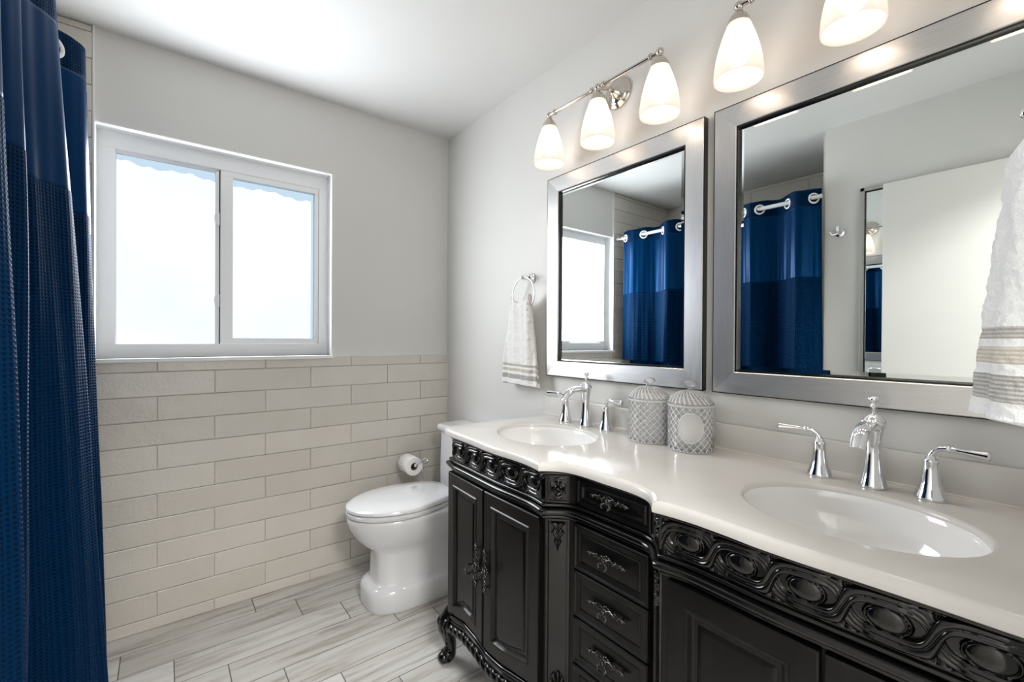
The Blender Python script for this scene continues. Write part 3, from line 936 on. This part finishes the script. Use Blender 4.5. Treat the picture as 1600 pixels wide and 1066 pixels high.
# glass canisters ---------------------------------------------------------------------
def canister(c, label, medallion):
    root = empty('canister', (c[0], c[1], ZC), label, 'canister', 'cut glass canisters on the vanity top')
    R0, Hh = .0670, .142; mb = MB(); nu, nv = 300, 150; N1 = 19; FR = mb.bm.verts.layers.float.new('frost')
    def rad(a, z):
        th = a*2*PI; u = th*N1/(2*PI); zz = z/.0215
        d1 = (u+zz) % 1.0; d2 = (u-zz) % 1.0
        g = min(min(d1, 1-d1), min(d2, 1-d2))          # distance to the cut grooves
        r = R0 - .0038*max(0, 1-g/.24)
        if medallion is not None:
            dth = (th-medallion+PI) % (2*PI)-PI; e = math.hypot(dth*R0/.036, (z-.075)/.042)
            if e < 1: r = R0+.0008
            elif e < 1.10: r = R0-.0025
        if z < .008: r = R0-.002+.002*math.sin(z/.008*PI)
        if z > Hh-.008: r = R0+.001
        return r
    def f(a, b):
        z = .001 + (Hh-.001)*b; r = rad(a, z); return (c[0]+r*math.cos(2*PI*a), c[1]+r*math.sin(2*PI*a), ZC+z)
    mb.grid(f, nu, nv, closeu=True)
    for v in mb.bm.verts:
        th = math.atan2(v.co.y-c[1], v.co.x-c[0]) % (2*PI); z = v.co.z-ZC; u = th*N1/(2*PI); zz = z/.0215
        d1 = (u+zz) % 1.0; d2 = (u-zz) % 1.0; g = min(min(d1, 1-d1), min(d2, 1-d2))
        fr = max(0, 1-g/.17)
        if medallion is not None:
            dth = (th-medallion+PI) % (2*PI)-PI; e = math.hypot(dth*R0/.036, (z-.075)/.042)
            if e < 1: fr = .62
            elif e < 1.1: fr = .9
        if z > Hh-.006 or z < .004: fr = .6
        v[FR] = fr
    mb.lathe([(R0-.002, .001), (R0-.012, .0005), (0.0005, .0005)], (c[0], c[1], ZC), n=64)
    mb.lathe([(R0+.001, Hh), (R0-.006, Hh), (R0-.0075, Hh-.004), (R0-.0075, .012), (R0-.012, .008), (.0005, .008)], (c[0], c[1], ZC), n=64)
    mb.build('jar', M_crys, root, angle=18)
    lid = MB(); m = 28; LF = lid.bm.verts.layers.float.new('frost')
    def g(a, b):
        t = b; r = (R0+.0005)*(1-t) + .013*t
        z = Hh+.004 + .036*math.sin(t*PI/2)**.85
        sw = .0016*math.sin(2*PI*(a*m + t*2.2)) * math.sin(min(1, t*1.2)*PI)**.5 if 0 < t < 1 else 0
        return (c[0]+r*math.cos(2*PI*a), c[1]+r*math.sin(2*PI*a), ZC+z+sw)
    lid.grid(g, 280, 18, closeu=True)
    for v in lid.bm.verts:
        a = math.atan2(v.co.y-c[1], v.co.x-c[0])/(2*PI); r = math.hypot(v.co.y-c[1], v.co.x-c[0]); t = (R0+.0005-r)/(R0-.0125)
        v[LF] = max(0, math.sin(2*PI*(a*m + t*2.2)))*.7 + .08
    lid.lathe([(R0+.0005, Hh+.004), (R0+.0015, Hh+.0015), (R0-.002, Hh+.0005), (R0-.010, Hh+.0005)], (c[0], c[1], ZC), n=64)
    lo = lid.build('lid', M_crys, root, angle=50)
    k = MB(); k.lathe([(.013, Hh+.039), (.010, Hh+.043), (.0065, Hh+.047), (.0065, Hh+.049), (.012, Hh+.0505), (.0165, Hh+.054), (.0185, Hh+.0585), (.0178, Hh+.063), (.0145, Hh+.0665), (.009, Hh+.0688), (0.0003, Hh+.0695)], (c[0], c[1], ZC), n=32)
    k.build('knob', M_crys, lo, angle=60)
    return root
canister((-.100, -1.537), 'cut glass lidded canister standing further from the camera beside the left faucet', None)
canister((-.100, -1.686), 'cut glass lidded canister with plain oval medallion, the nearer of the pair', math.atan2(-.74, -1.28))
def cotton():
    for i in range(9):
        a = i*2.4; r = .012+.022*((i*7) % 3)/2
        o = MB(); 
        o.ball((-.100+r*math.cos(a), -1.685+r*math.sin(a), ZC+.030+.016*(i//3)), .0185, 14, (1, 1, .85))
        b = o.build('cotton_ball', M_cotton); setbase(b, (-.100+r*math.cos(a), -1.685+r*math.sin(a), ZC+.014+.016*(i//3)))
        tag(b, 'white cotton ball inside the nearer cut glass canister', 'cotton ball', 'cotton balls in the canister')
cotton()

# ================================================================= MIRRORS
def wall_mirror(y0, y1, label):
    z0, z1 = 1.081, 1.956; root = empty('wall_mirror', (0, (y0+y1)/2, z0), label, 'mirror', 'steel framed wall mirrors')
    W_ = .0655
    def member(a0, a1, b0, b1, m, nm):   # outer edge a0->a1, inner edge b0->b1 (y, z)
        mb = MB()
        xo, xi = -.026, -.0225
        def sec(o, i):
            o = Vector(o); i = Vector(i)
            pts = [(0, *o), (xo+.002, *o), (xo, *(o+(i-o)*.03)), (xi-.001, *(o+(i-o)*.97)), (xi+.001, *i), (-.001, *i)]
            return pts
        mb.loft([sec(a0, b0), sec(a1, b1)], True, True, True)
        return mb.build(nm, m, root, smooth=False)
    O = [(y0, z0), (y1, z0), (y1, z1), (y0, z1)]; I = [(y0-W_, z0+W_), (y1+W_, z0+W_), (y1+W_, z1-W_), (y0-W_, z1-W_)]
    for k, (m, nm) in enumerate(((M_steelH, 'frame_rail'), (M_steelV, 'frame_stile'), (M_steelH, 'frame_rail'), (M_steelV, 'frame_stile'))):
        j = (k+1) % 4; member(O[k], O[j], I[k], I[j], m, nm)
    # dark lip and dark outer edge
    mb = MB(); e = .0045
    ya, yb, za, zb = y0-W_, y1+W_, z0+W_, z1-W_
    for a, b in (((ya, za), (yb, za+e)), ((ya, zb-e), (yb, zb)), ((ya, za), (ya-e, zb)), ((yb, za), (yb+e, zb))):
        mb.box((-.0205, a[0], a[1]), (-.004, b[0], b[1]))
    mb.build('inner_lip', M_black, root, smooth=False)['label'] = 'thin black inner lip'
    mb = MB(); e = .002
    for a, b in (((y0+e, z0-e), (y1-e, z0)), ((y0+e, z1), (y1-e, z1+e)), ((y0+e, z0), (y0, z1)), ((y1-e, z0), (y1, z1))):
        mb.box((-.0245, a[0], a[1]), (-.001, b[0], b[1]))
    mb.build('outer_edge', M_black, root, smooth=False)['label'] = 'dark outer edge'
    # bevelled glass
    mb = MB(); bw = .019; r = [[(-.0095, ya, za), (-.0095, yb, za), (-.0095, yb, zb), (-.0095, ya, zb)], [(-.0122, ya-bw, za+bw), (-.0122, yb+bw, za+bw), (-.0122, yb+bw, zb-bw), (-.0122, ya-bw, zb-bw)]]
    mb.loft([[(-.003, *p[1:]) for p in r[0]]] + r, True, True, True)
    mb.build('mirror_glass', M_mirror, root, smooth=False)
wall_mirror(-.945, -1.680, 'wall mirror in a wide brushed steel frame, nearer the window over the left sink')
wall_mirror(-1.716, -2.452, 'wall mirror in a brushed steel frame over the right sink, cut off at right')

# ================================================================= VANITY LIGHTS
def sconce(yc, label):
    zb = 2.176; xb = -.120
    root = empty('vanity_light', (0, yc, zb+.02), label, 'wall light', 'three-lamp vanity lights')
    p = MB(); p.lathe([(.0, .0), (.060, .0), (.060, .004), (.056, .009), (.048, .011), (.046, .015), (.040, .018), (.030, .020), (.024, .026), (.016, .034), (.012, .040), (.0, .042)], (0, yc, zb+.018), (-1, 0, 0), 40)
    for a in (.9, .9+PI): p.ball((-.015, yc+.040*math.cos(a), zb+.018+.040*math.sin(a)), .005, 10)
    p.build('backplate', M_nickel, root, angle=50)
    a = MB(); a.tube([(-.035, yc, zb+.018), (-.070, yc, zb+.014), (-.100, yc, zb+.003), (xb, yc, zb)], [.010, .007, .007, .009], 14); a.ball((-.055, yc, zb+.016), .011, 12)
    a.ball((xb, yc, zb), .014, 14)
    a.build('arm', M_nickel, root, angle=60)
    b = MB(); hw = .262
    b.tube([(xb, yc-hw, zb), (xb, yc+hw, zb)], .0068, 14)
    for s in (-1, 1):
        for d in (.036, .031): b.lathe([(.0, -.002), (.010, -.002), (.0115, 0), (.010, .002), (.0, .002)], (xb, yc+s*(hw-d), zb), (0, 1, 0), 18)
        for d in (.024, .030): b.lathe([(.0, -.002), (.010, -.002), (.0115, 0), (.010, .002), (.0, .002)], (xb, yc+s*d, zb), (0, 1, 0), 18)
        b.ball((xb, yc+s*hw, zb), .0130, 14); b.ball((xb, yc+s*(hw+.004), zb+.003), .0085, 12)
    b.build('crossbar', M_nickel, root, angle=60)
    for dy in (-.262, 0, .262):
        y = yc+dy
        c = MB(); c.lathe([(.0, -.008), (.0095, -.008), (.011, -.014), (.0125, -.018), (.020, -.026), (.027, -.036), (.0305, -.047), (.031, -.052), (.029, -.052), (.0, -.050)], (xb, y, zb), n=28)
        c.build('shade_holder', M_nickel, root, angle=60)
        s = MB(); pr = [(.028, -.048), (.034, -.062), (.042, -.084), (.050, -.110), (.0570, -.138), (.0615, -.166), (.0635, -.188), (.0635, -.202), (.0625, -.206), (.0605, -.204), (.0605, -.188), (.0585, -.166), (.054, -.138), (.047, -.110), (.039, -.084), (.031, -.062), (.026, -.052)]
        s.lathe(pr, (xb, y, zb), n=48)
        so = s.build('lamp_shade', M_shade, root, angle=60)
        l = MB(); l.lathe([(.0005, -.070), (.012, -.074), (.014, -.085), (.020, -.098), (.0265, -.114), (.029, -.130), (.027, -.146), (.019, -.158), (.010, -.163), (.0005, -.1645)], (xb, y, zb), n=24)
        l.build('bulb', M_bulb, so)
    return root
sconce(-1.319, 'three-lamp nickel vanity light with frosted shades over the left mirror')
sconce(-2.094, 'three-lamp nickel vanity light over the right mirror, cut off by the top edge')

# ================================================================= TOWELS
def towel(name, P, w0, w1, t0, t1, z1, z0, z_l, bands, base, seed, label, group=None, gather=.35, hem=0.0, belly=0.0):
    """P(u, d, z): u along the width, d out from the wall"""
    rng = random.Random(seed); nu, nv = 150, 130; m = towel_mat(name+'_cloth', 0, bands, base)
    mb = MB(); bm = mb.bm; uvl = bm.loops.layers.uv.new('UVMap')
    ph = [rng.uniform(0, 6.28) for _ in range(6)]
    def pt(a, v):
        th = a*2*PI; t = v                       # v 0 bottom, 1 top
        w = (w1*(1-t)+w0*t)*.5; th_ = (t1*(1-t)+t0*t)*.5
        sh = max(0, t-.93)/.07
        cs, sn = math.cos(th), math.sin(th)
        U = w*math.copysign(abs(cs)**.55, cs); D = th_*math.copysign(abs(sn)**.75, sn)*(1-sh**2*.55)
        f = math.sin(th*1+ph[0])*.004 + .0045*math.sin(U*70+ph[1])*(1-.3*t) + .003*math.sin(U*130+ph[2]+t*3)
        D += f*(1 if sn > -.2 else -.3)
        D += belly*math.sin((1-t)*PI*.6)
        # ring sag at the top, uneven hem at the bottom
        z = z0+(z1-z0)*t
        if t > .80: z -= (t-.80)/.20*gather*.11*max(0, math.cos(min(1.57, abs(U)/(w0*.5)*1.57)))**.8 * (1 if abs(sn) < 2 else 0)
        z += (1-t)*hem*(U/(w1*.5)) - (1-t)*(.010 if sn < 0 else 0)
        nz = noise.noise(Vector((U*45, D*45+seed, z*45)))*.0022 + noise.noise(Vector((U*160, D*160+seed, z*160)))*.0016
        D += nz; U += nz
        return P(U, D, z), (a*2*w, (z1-z0)*(t))
    V = [[None]*(nv+1) for _ in range(nu)]; UV = [[None]*(nv+1) for _ in range(nu)]
    for i in range(nu):
        for j in range(nv+1):
            p, uv = pt(i/nu, j/nv); V[i][j] = bm.verts.new(p); UV[i][j] = uv
    for i in range(nu):
        k = (i+1) % nu
        for j in range(nv):
            f = bm.faces.new((V[i][j], V[k][j], V[k][j+1], V[i][j+1]))
            for lp, uv in zip(f.loops, (UV[i][j], (UV[k][j][0] if k else UV[i][j][0], UV[k][j][1]), UV[k][j+1], UV[i][j+1])): lp[uvl].uv = uv
    # caps: strips across
    for j in (0, nv):
        h = nu//2
        for i in range(h-1):
            q = (V[i][j], V[i+1][j], V[nu-2-i][j], V[nu-1-i][j]) if i < h-1 else None
            if len(set(q)) == 4:
                try:
                    f = bm.faces.new(q)
                    for lp in f.loops: lp[uvl].uv = (0, (z1-z0)*(0 if j == 0 else 1))
                except ValueError: pass
    o = mb.build(name, m, smooth=True, angle=180, merge=False)
    setbase(o, P(0, 0, z0)); return tag(o, label, 'towel', group)

G1, G2, G3 = (.36,.335,.30), (.50,.44,.36), (.30,.285,.27)
def ring(name, P, R0, label, zt, rod=.0035):
    """ring plane at d=.055; P(u, d, z)"""
    root = empty(name, P(0, 0, zt), label, 'towel ring', 'chrome towel rings')
    p = MB(); ax = Vector(P(0, 1, 0))-Vector(P(0, 0, 0))
    p.lathe([(.0, .0), (.024, 0), (.0255, .003), (.024, .008), (.019, .013), (.014, .022), (.0105, .034), (.009, .044), (.0, .044)], P(0, 0, zt), ax, 28)
    p.ball(P(0, .052, zt), .0125, 16); p.ball(P(0, .066, zt), .006, 12)
    p.build('wall_post', M_chrome, root, angle=60)
    r = MB(); c = Vector(P(0, .055, zt-R0)); X = Vector(P(1, 0, 0))-Vector(P(0, 0, 0))
    r.tube([c + X*(R0*math.cos(t)) + Vector((0, 0, R0*math.sin(t))) for t in np.linspace(0, 2*PI, 48, endpoint=False)], rod, 10, closed=True)
    r.build('ring', M_chrome, root)
    return root
PE = lambda y0: (lambda u, d, z: Vector((-d, y0-u, z)))
PSo = lambda x0: (lambda u, d, z: Vector((x0-u, YS+d, z)))
ring('towel_ring', PE(-.812), .080, 'chrome towel ring on the wall left of the mirror nearer the window', 1.532)
towel('hand_towel', lambda u, d, z: PE(-.790)(u, d+.055, z), .150, .275, .030, .044, 1.452, 1.030, 0,
      [(.024, .046, G3), (.059, .073, G2), (.083, .094, G1)], (.86,.85,.83), 3, 'white hand towel with tan and grey stripes hanging left of the mirror nearer the window', 'striped hand towels', hem=-.004)
PR = lambda u, d, z: PSo(-.620)(u, d, z)
r2 = ring('towel_ring', lambda u, d, z: PSo(-.62)(u, d*1.55, z), .080, 'chrome towel ring at the right edge of the picture, in front of the right mirror', 1.500)
towel('hand_towel', lambda u, d, z: PSo(-.620)(u, d+.0865, z), .150, .270, .052, .100, 1.462, 1.166, 0,
      [(.018, .044, G3), (.055, .072, G2), (.080, .092, G1)], (.82,.83,.84), 11, 'thick white terry hand towel with beige and grey stripes at the right edge', 'striped hand towels', gather=.1)

# robe hook on the west wall (seen in the right mirror)
def hook():
    P = lambda d, u, z: (XW+d, -1.574+u, z)
    root = empty('robe_hook', (XW, -1.574, 1.862), 'small chrome robe hook on the bare wall beside the shower', 'hook')
    p = MB(); p.lathe([(.0, 0), (.023, 0), (.0245, .003), (.020, .008), (.012, .013), (.010, .024), (.0, .024)], P(0, 0, 1.862), (1, 0, 0), 26)
    p.build('backplate', M_chrome, root, angle=60)
    h = MB()
    h.tube([P(.02, 0, 1.862), P(.035, .0, 1.860), P(.042, 0, 1.872), P(.044, 0, 1.885)], [.006, .006, .005, .004], 10); h.ball(P(.044, 0, 1.888), .008, 12)
    h.tube([P(.02, 0, 1.862), P(.030, .012, 1.852), P(.038, .028, 1.848), P(.046, .034, 1.856)], [.006, .005, .0045, .004], 10); h.ball(P(.047, .034, 1.860), .0075, 12)
    h.build('prong', M_chrome, root)
hook()

# full length mirror on the west wall and the open door in front of it
def tall_mirror():
    root = empty('full_length_mirror', (XW, -1.95, .25), 'tall wall mirror in a pale frame, mostly hidden behind the open door', 'mirror')
    y0, y1, z0, z1 = -1.672, -2.22, .25, 2.085; f = .020
    mb = MB()
    for a, b in (((y0, z0), (y0-f, z1)), ((y1+f, z0), (y1, z1)), ((y0, z1-f), (y1, z1)), ((y0, z0), (y1, z0+f))): mb.box((XW+.001, a[0], a[1]), (XW+.022, b[0], b[1]), .002)
    mb.build('frame', mat('silver_grey_frame', (.40,.40,.38), .35, .4), root)
    mb = MB(); e = .005
    for a, b in (((y0-f, z0+f), (y0-f-e, z1-f)), ((y0-f, z1-f-e), (y1+f, z1-f))): mb.box((XW+.001, a[0], a[1]), (XW+.017, b[0], b[1]))
    mb.build('inner_lip', M_black, root, smooth=False)
    MB().box((XW+.001, y0-f, z0+f), (XW+.010, y1+f, z1-f)).build('mirror_glass', M_mirror, root, smooth=False)
tall_mirror()
def open_door():
    o = MB().box((-1.655, -1.782, .008), (-1.617, YS+.03, 2.070), .002).build('door_1', M_wall, smooth=False)
    tag(o, kind='structure')
    k = MB(); k.lathe([(.0, 0), (.026, 0), (.026, .004), (.012, .008), (.010, .030), (.018, .038), (.026, .048), (.026, .058), (.016, .066), (.0, .067)], (-1.617, -1.845, .98), (1, 0, 0), 28)
    kk = k.build('door_knob', M_nickel, None, angle=60); kk.parent = o
open_door()
# fill lamp added in the unseen hall to light the room from the front
def hall_fill_lamp():
    root = empty('fill_lamp', (-1.15, -3.25, H), 'round white fill lamp added on the ceiling of the unseen hall', 'fill lamp')
    MB().lathe([(.0, 0), (.17, 0), (.17, -.03), (.16, -.035), (.0, -.035)], (-1.15, -3.25, H), n=40).build('base', M_trimw, root)
    MB().lathe([(.155, -.035), (.15, -.055), (.12, -.075), (.06, -.088), (.0005, -.092)], (-1.15, -3.25, H), n=40).build('diffuser', M_hall_fill, root)
hall_fill_lamp()

# ================================================================= SHOWER CURTAIN
XR, ZR = -1.640, 2.083
def curtain():
    rod = empty('curtain_rod', (XR, YA, ZR), 'white straight shower curtain rod running across the tub alcove', 'curtain rod')
    MB().tube([(XR, -.012, ZR), (XR, YA+.001-.0, ZR)], .0125, 18).build('rod', mat('white_rod', (.75,.76,.77), .25, .3), rod)
    MB().lathe([(.0, 0), (.020, 0), (.020, .03), (.0145, .034), (.0145, .06), (.0, .06)], (XR, -.0112, ZR), (0, -1, 0), 24).build('end_cap', M_chrome, rod, angle=50)
    # key points along the rod: (y, x offset); rings sit where the cloth crosses the rod
    K = [(-.085, -.006, .0), (-.110, 0, .0), (-.197, .036, .03), (-.284, 0, .015), (-.370, -.046, .0), (-.457, 0, .02), (-.528, .070, .035), (-.600, 0, .03), (-.665, -.050, .0), (-.730, 0, .05), (-.815, .041, .106), (-.900, 0, .05), (-.980, -.052, .0),
         (-1.060, 0, .01), (-1.108, .031, .014), (-1.157, 0, .01), (-1.238, -.050, .0), (-1.320, 0, .02), (-1.388, .056, .035), (-1.456, 0, .0), (-1.480, -.02, -.01), (-1.492, -.024, -.02)]
    Ks = np.array(K); n = 760
    # smooth interpolation through the key points
    t = np.arange(len(K)); tt = np.linspace(0, len(K)-1, n+1)
    def cr(v):
        out = []
        for q in tt:
            i = min(int(q), len(K)-2); f = q-i
            p0 = v[max(i-1, 0)]; p1 = v[i]; p2 = v[i+1]; p3 = v[min(i+2, len(K)-1)]
            out.append(.5*((2*p1)+(-p0+p2)*f+(2*p0-5*p1+4*p2-p3)*f*f+(-p0+3*p1-3*p2+p3)*f**3))
        return np.array(out)
    ys = cr(Ks[:, 0]); xo = cr(Ks[:, 1]); gr = cr(Ks[:, 2])
    s_ = np.concatenate([[0], np.cumsum(np.hypot(np.diff(ys), np.diff(xo)))])*1.15
    root = empty('shower_curtain', (XR, -.8, .04), 'navy blue shower curtain with smooth top and waffle weave lower part on white rings', 'shower curtain')
    def pos(i, z):
        d = (2.13-z)/2.09                          # 0 top .. 1 bottom
        amp = .90 + .15*d
        out = gr[i]*d
        y = ys[i] + .010*d*math.sin(ys[i]*9+1) + (-.02*d if ys[i] < -.7 else .0)
        fine = .0045*math.sin(s_[i]*62 + 2.2*math.sin(z*2.1)+1) + .0028*noise.noise(Vector((s_[i]*14, z*2.2, 1.7)))*2 + .0018*math.sin(s_[i]*150+z*1.5)
        wob = .010*d*noise.noise(Vector((s_[i]*4, z*1.1, 4.2)))
        x = XR + xo[i]*amp + out + fine*(.3+d) + wob
        return x, y
    def piece(name, z0, z1, m, nz, off=0.0, label=None):
        mb = MB(); bm = mb.bm; uvl = bm.loops.layers.uv.new('UVMap'); V = []
        for i in range(n+1):
            col = []
            for j in range(nz+1):
                z = z0+(z1-z0)*j/nz; zt = z
                if name == 'curtain_header' and j == nz: pass
                x, y = pos(i, z); col.append(bm.verts.new((x+off, y, zt + (.004*math.sin(s_[i]*30) if z1 > 2.1 else 0)*(j/nz))))
            V.append(col)
        for i in range(n):
            for j in range(nz):
                f = bm.faces.new((V[i][j], V[i+1][j], V[i+1][j+1], V[i][j+1]))
                for lp, (a, b) in zip(f.loops, ((i, j), (i+1, j), (i+1, j+1), (i, j+1))): lp[uvl].uv = (s_[a], z0+(z1-z0)*b/nz)
        o = mb.build(name, m, root, smooth=True, angle=180, merge=False)
        if label: o['label'] = label
        sm = o.modifiers.new('thickness', 'SOLIDIFY'); sm.thickness = .0016
        return o
    piece('curtain_header', 2.035, 2.132, M_waf, 8, 0, 'dark waffle weave header band with ring holes')
    piece('curtain_upper', 1.612, 2.037, M_sat, 40, 0, 'smooth satin upper section')
    piece('curtain_lower', .045, 1.614, M_waf, 110, .0007, 'waffle weave lower section')
    for (y, x, _g) in K:
        if x == 0:
            i = int(np.argmin(abs(ys-y)))
            a = Vector((xo[min(i+3, n)]-xo[max(i-3, 0)], ys[min(i+3, n)]-ys[max(i-3, 0)], 0)).normalized(); nrm = Vector((a.y, -a.x, 0))
            mb = MB(); cx, cy = pos(i, ZR); mb.torus((cx, cy, ZR-.004), .0265, .0058, nrm, 36, 10)
            mb.build('ring', mat('white_ring', (.78,.79,.80), .2) if 'white_ring' not in bpy.data.materials else bpy.data.materials['white_ring'], root)
curtain()

# bathtub behind the curtain
def tub():
    root = empty('bathtub', ((XB+XT)/2, -.75, 0), 'white bathtub in the alcove behind the blue curtain', 'bathtub')
    x0, x1, y0, y1 = XB+.012, -1.70, YA+.012, -.013; mb = MB()
    def rr(cx, cy, a, b, z, n=48, p=5):
        out = []
        for k in range(n):
            t = 2*PI*k/n; c, s = math.cos(t), math.sin(t)
            out.append((cx+a*math.copysign(abs(c)**(2/p), c), cy+b*math.copysign(abs(s)**(2/p), s), z))
        return out
    cx, cy, a, b = (x0+x1)/2, (y0+y1)/2, (x1-x0)/2, (y1-y0)/2
    mb.loft([rr(cx, cy, a, b, 0, p=30), rr(cx, cy, a, b, .43, p=30), rr(cx, cy, a-.006, b-.006, .44, p=24), rr(cx, cy, a-.06, b-.07, .44, p=5), rr(cx, cy, a-.075, b-.09, .42, p=5), rr(cx, cy, a-.11, b-.16, .15, p=4), rr(cx, cy, a-.17, b-.25, .10, p=4)], True, True, True)
    mb.build('tub_shell', M_porc, root, angle=50)
tub()

# ================================================================= TOILET
def toilet():
    yc = -.400
    root = empty('toilet', (-.35, -.400, 0), 'white one-piece toilet with closed lid between the tiled wall and the vanity', 'toilet')
    def egg(xf, xb, hw, z, wb=.75, n=64, pf=2.0, dz=None):
        """egg outline: round at the front (xf), squarer and narrower at the back (xb)"""
        xc = xf + (xb-xf)*.52; out = []
        for k in range(n):
            t = 2*PI*k/n; c, s = math.cos(t), math.sin(t)
            if c >= 0:      # front
                p = pf; X = xc - (xc-xf)*math.copysign(abs(c)**(2/p), c); Y = hw*math.copysign(abs(s)**(2/p), s)
            else:
                p = 3.6; cc = abs(c)**(2/p); X = xc + (xb-xc)*cc; Y = hw*(1-(1-wb)*cc)*math.copysign(abs(s)**(2/p), s)
            out.append((X, yc+Y, z + (dz(X) if dz else 0)))
        return out
    b = MB()
    b.loft([egg(-.654, -.012, .148, 0, .95, pf=3.4), egg(-.658, -.012, .152, .012, .95, pf=3.4), egg(-.658, -.012, .152, .080, .95, pf=3.4), egg(-.652, -.012, .147, .096, .95, pf=3.4), egg(-.636, -.012, .134, .104, .95, pf=3.4),
            egg(-.622, -.014, .120, .1065, .95, pf=3.6), egg(-.614, -.014, .113, .118, .95, pf=3.8), egg(-.614, -.016, .112, .21, .95, pf=3.6), egg(-.617, -.02, .114, .245, .93, pf=3.2), egg(-.628, -.03, .122, .265, .9, pf=2.8), egg(-.662, -.05, .144, .290, .85, pf=2.4), egg(-.694, -.07, .165, .325, .82, pf=2.15),
            egg(-.722, -.09, .180, .375, .8), egg(-.731, -.10, .1855, .405, .8), egg(-.731, -.10, .1855, .420, .8), egg(-.724, -.10, .180, .426, .8)], True, True, True)
    b.build('bowl', M_toilet, root, angle=50)
    s = MB(); s.loft([egg(-.728, -.235, .182, .430, .76), egg(-.734, -.233, .187, .434, .76), egg(-.735, -.232, .188, .447, .76), egg(-.730, -.235, .184, .451, .76)], True, True, True)
    s.build('seat', M_toilet, root, angle=50)
    l = MB(); dz = lambda x: 0
    l.loft([egg(-.728, -.222, .183, .455, .74), egg(-.736, -.220, .189, .459, .74), egg(-.735, -.220, .188, .470, .74), egg(-.722, -.226, .178, .478, .74), egg(-.712, -.232, .170, .4795, .74), egg(-.700, -.238, .160, .4830, .74), egg(-.60, -.29, .09, .4865, .74), egg(-.52, -.36, .03, .487, .74)], True, True, True)
    l.build('lid', M_toilet, root, angle=50)
    for x, y in ((-.60, .12), (-.60, -.12), (-.36, .13), (-.36, -.13)):
        MB().box((x-.012, yc+y-.01, .448), (x+.012, yc+y+.01, .457), .002).build('bumper', M_cotton, root)
    def rect(x0, x1, hw, z, r=.03, n=10):
        out = []
        for (cx, cy, a0) in ((x1-r, hw-r, 0), (x0+r, hw-r, PI/2), (x0+r, -hw+r, PI), (x1-r, -hw+r, 1.5*PI)):
            for k in range(n): a = a0+PI/2*k/(n-1); out.append((cx+r*math.cos(a), yc+cy+r*math.sin(a), z))
        return out
    t = MB(); t.loft([rect(-.190, -.012, .130, .30), rect(-.190, -.012, .150, .40), rect(-.185, -.012, .164, .50), rect(-.180, -.012, .168, .62), rect(-.176, -.012, .169, .735)], True, True, True)
    t.build('tank', M_toilet, root, angle=50)
    t = MB(); t.loft([rect(-.187, -.006, .179, .735), rect(-.193, -.006, .184, .741), rect(-.193, -.006, .184, .762), rect(-.186, -.008, .178, .770)], True, True, True)
    t.build('tank_lid', M_toilet, root, angle=50)
toilet()

# toilet paper on its stand ---------------------------------------------------
def paper():
    x, y0, y1, z = -.312, -.200, -.095, .552
    st = empty('toilet_paper_stand', (x+.055, -.135, 0), 'slim chrome toilet paper stand between the toilet and the tiled wall', 'toilet paper stand')
    px = x+.055; py = -.185
    m = MB(); m.lathe([(.0, 0), (.070, 0), (.070, .006), (.055, .012), (.01, .018), (.0, .018)], (px, -.135, 0), n=36); m.build('base', M_chrome, st)
    m = MB(); m.tube([(px, -.135, .012), (px, -.150, .20), (px, py, .40), (px, py, z-.01)], .0055, 12)
    m.tube([(px, py, z-.012), (px, py, z+.006), (px-.004, py-.012, z+.016), (px-.02, py-.030, z+.018), (x+.004, py-.034, z+.010), (x, py-.028, z), (x, py+.0, z), (x, y1+.012, z)], .005, 12)
    m.tube([(px, py, z+.008), (px+.016, py+.004, z+.022), (px+.030, py+.002, z+.016), (px+.030, py-.004, z+.002), (px+.014, py-.010, z-.002)], .0045, 12)
    m.ball((x, py-.028, z), .0085, 12)
    m.build('pole', M_chrome, st)
    root = empty('toilet_paper_roll', (x, (y0+y1)/2, z-.047), 'white roll of toilet paper on the stand behind the toilet', 'toilet paper')
    m = MB(); zc = z-.009; c = (x, 0, zc)
    def cyl(r, ya, yb, rin):
        mb = MB(); mb.lathe([(rin, -ya), (r-.002, -ya), (r, -ya+.003), (r, -yb-.003), (r-.002, -yb), (rin, -yb), (rin, -ya)], (x, 0, zc), (0, -1, 0), 48); return mb
    cyl(.0505, y1, y0, .0205).build('paper', M_paper, root, angle=50)
    cyl(.0205, y1, y0, .0190).build('tube', M_card, root, angle=50)
paper()
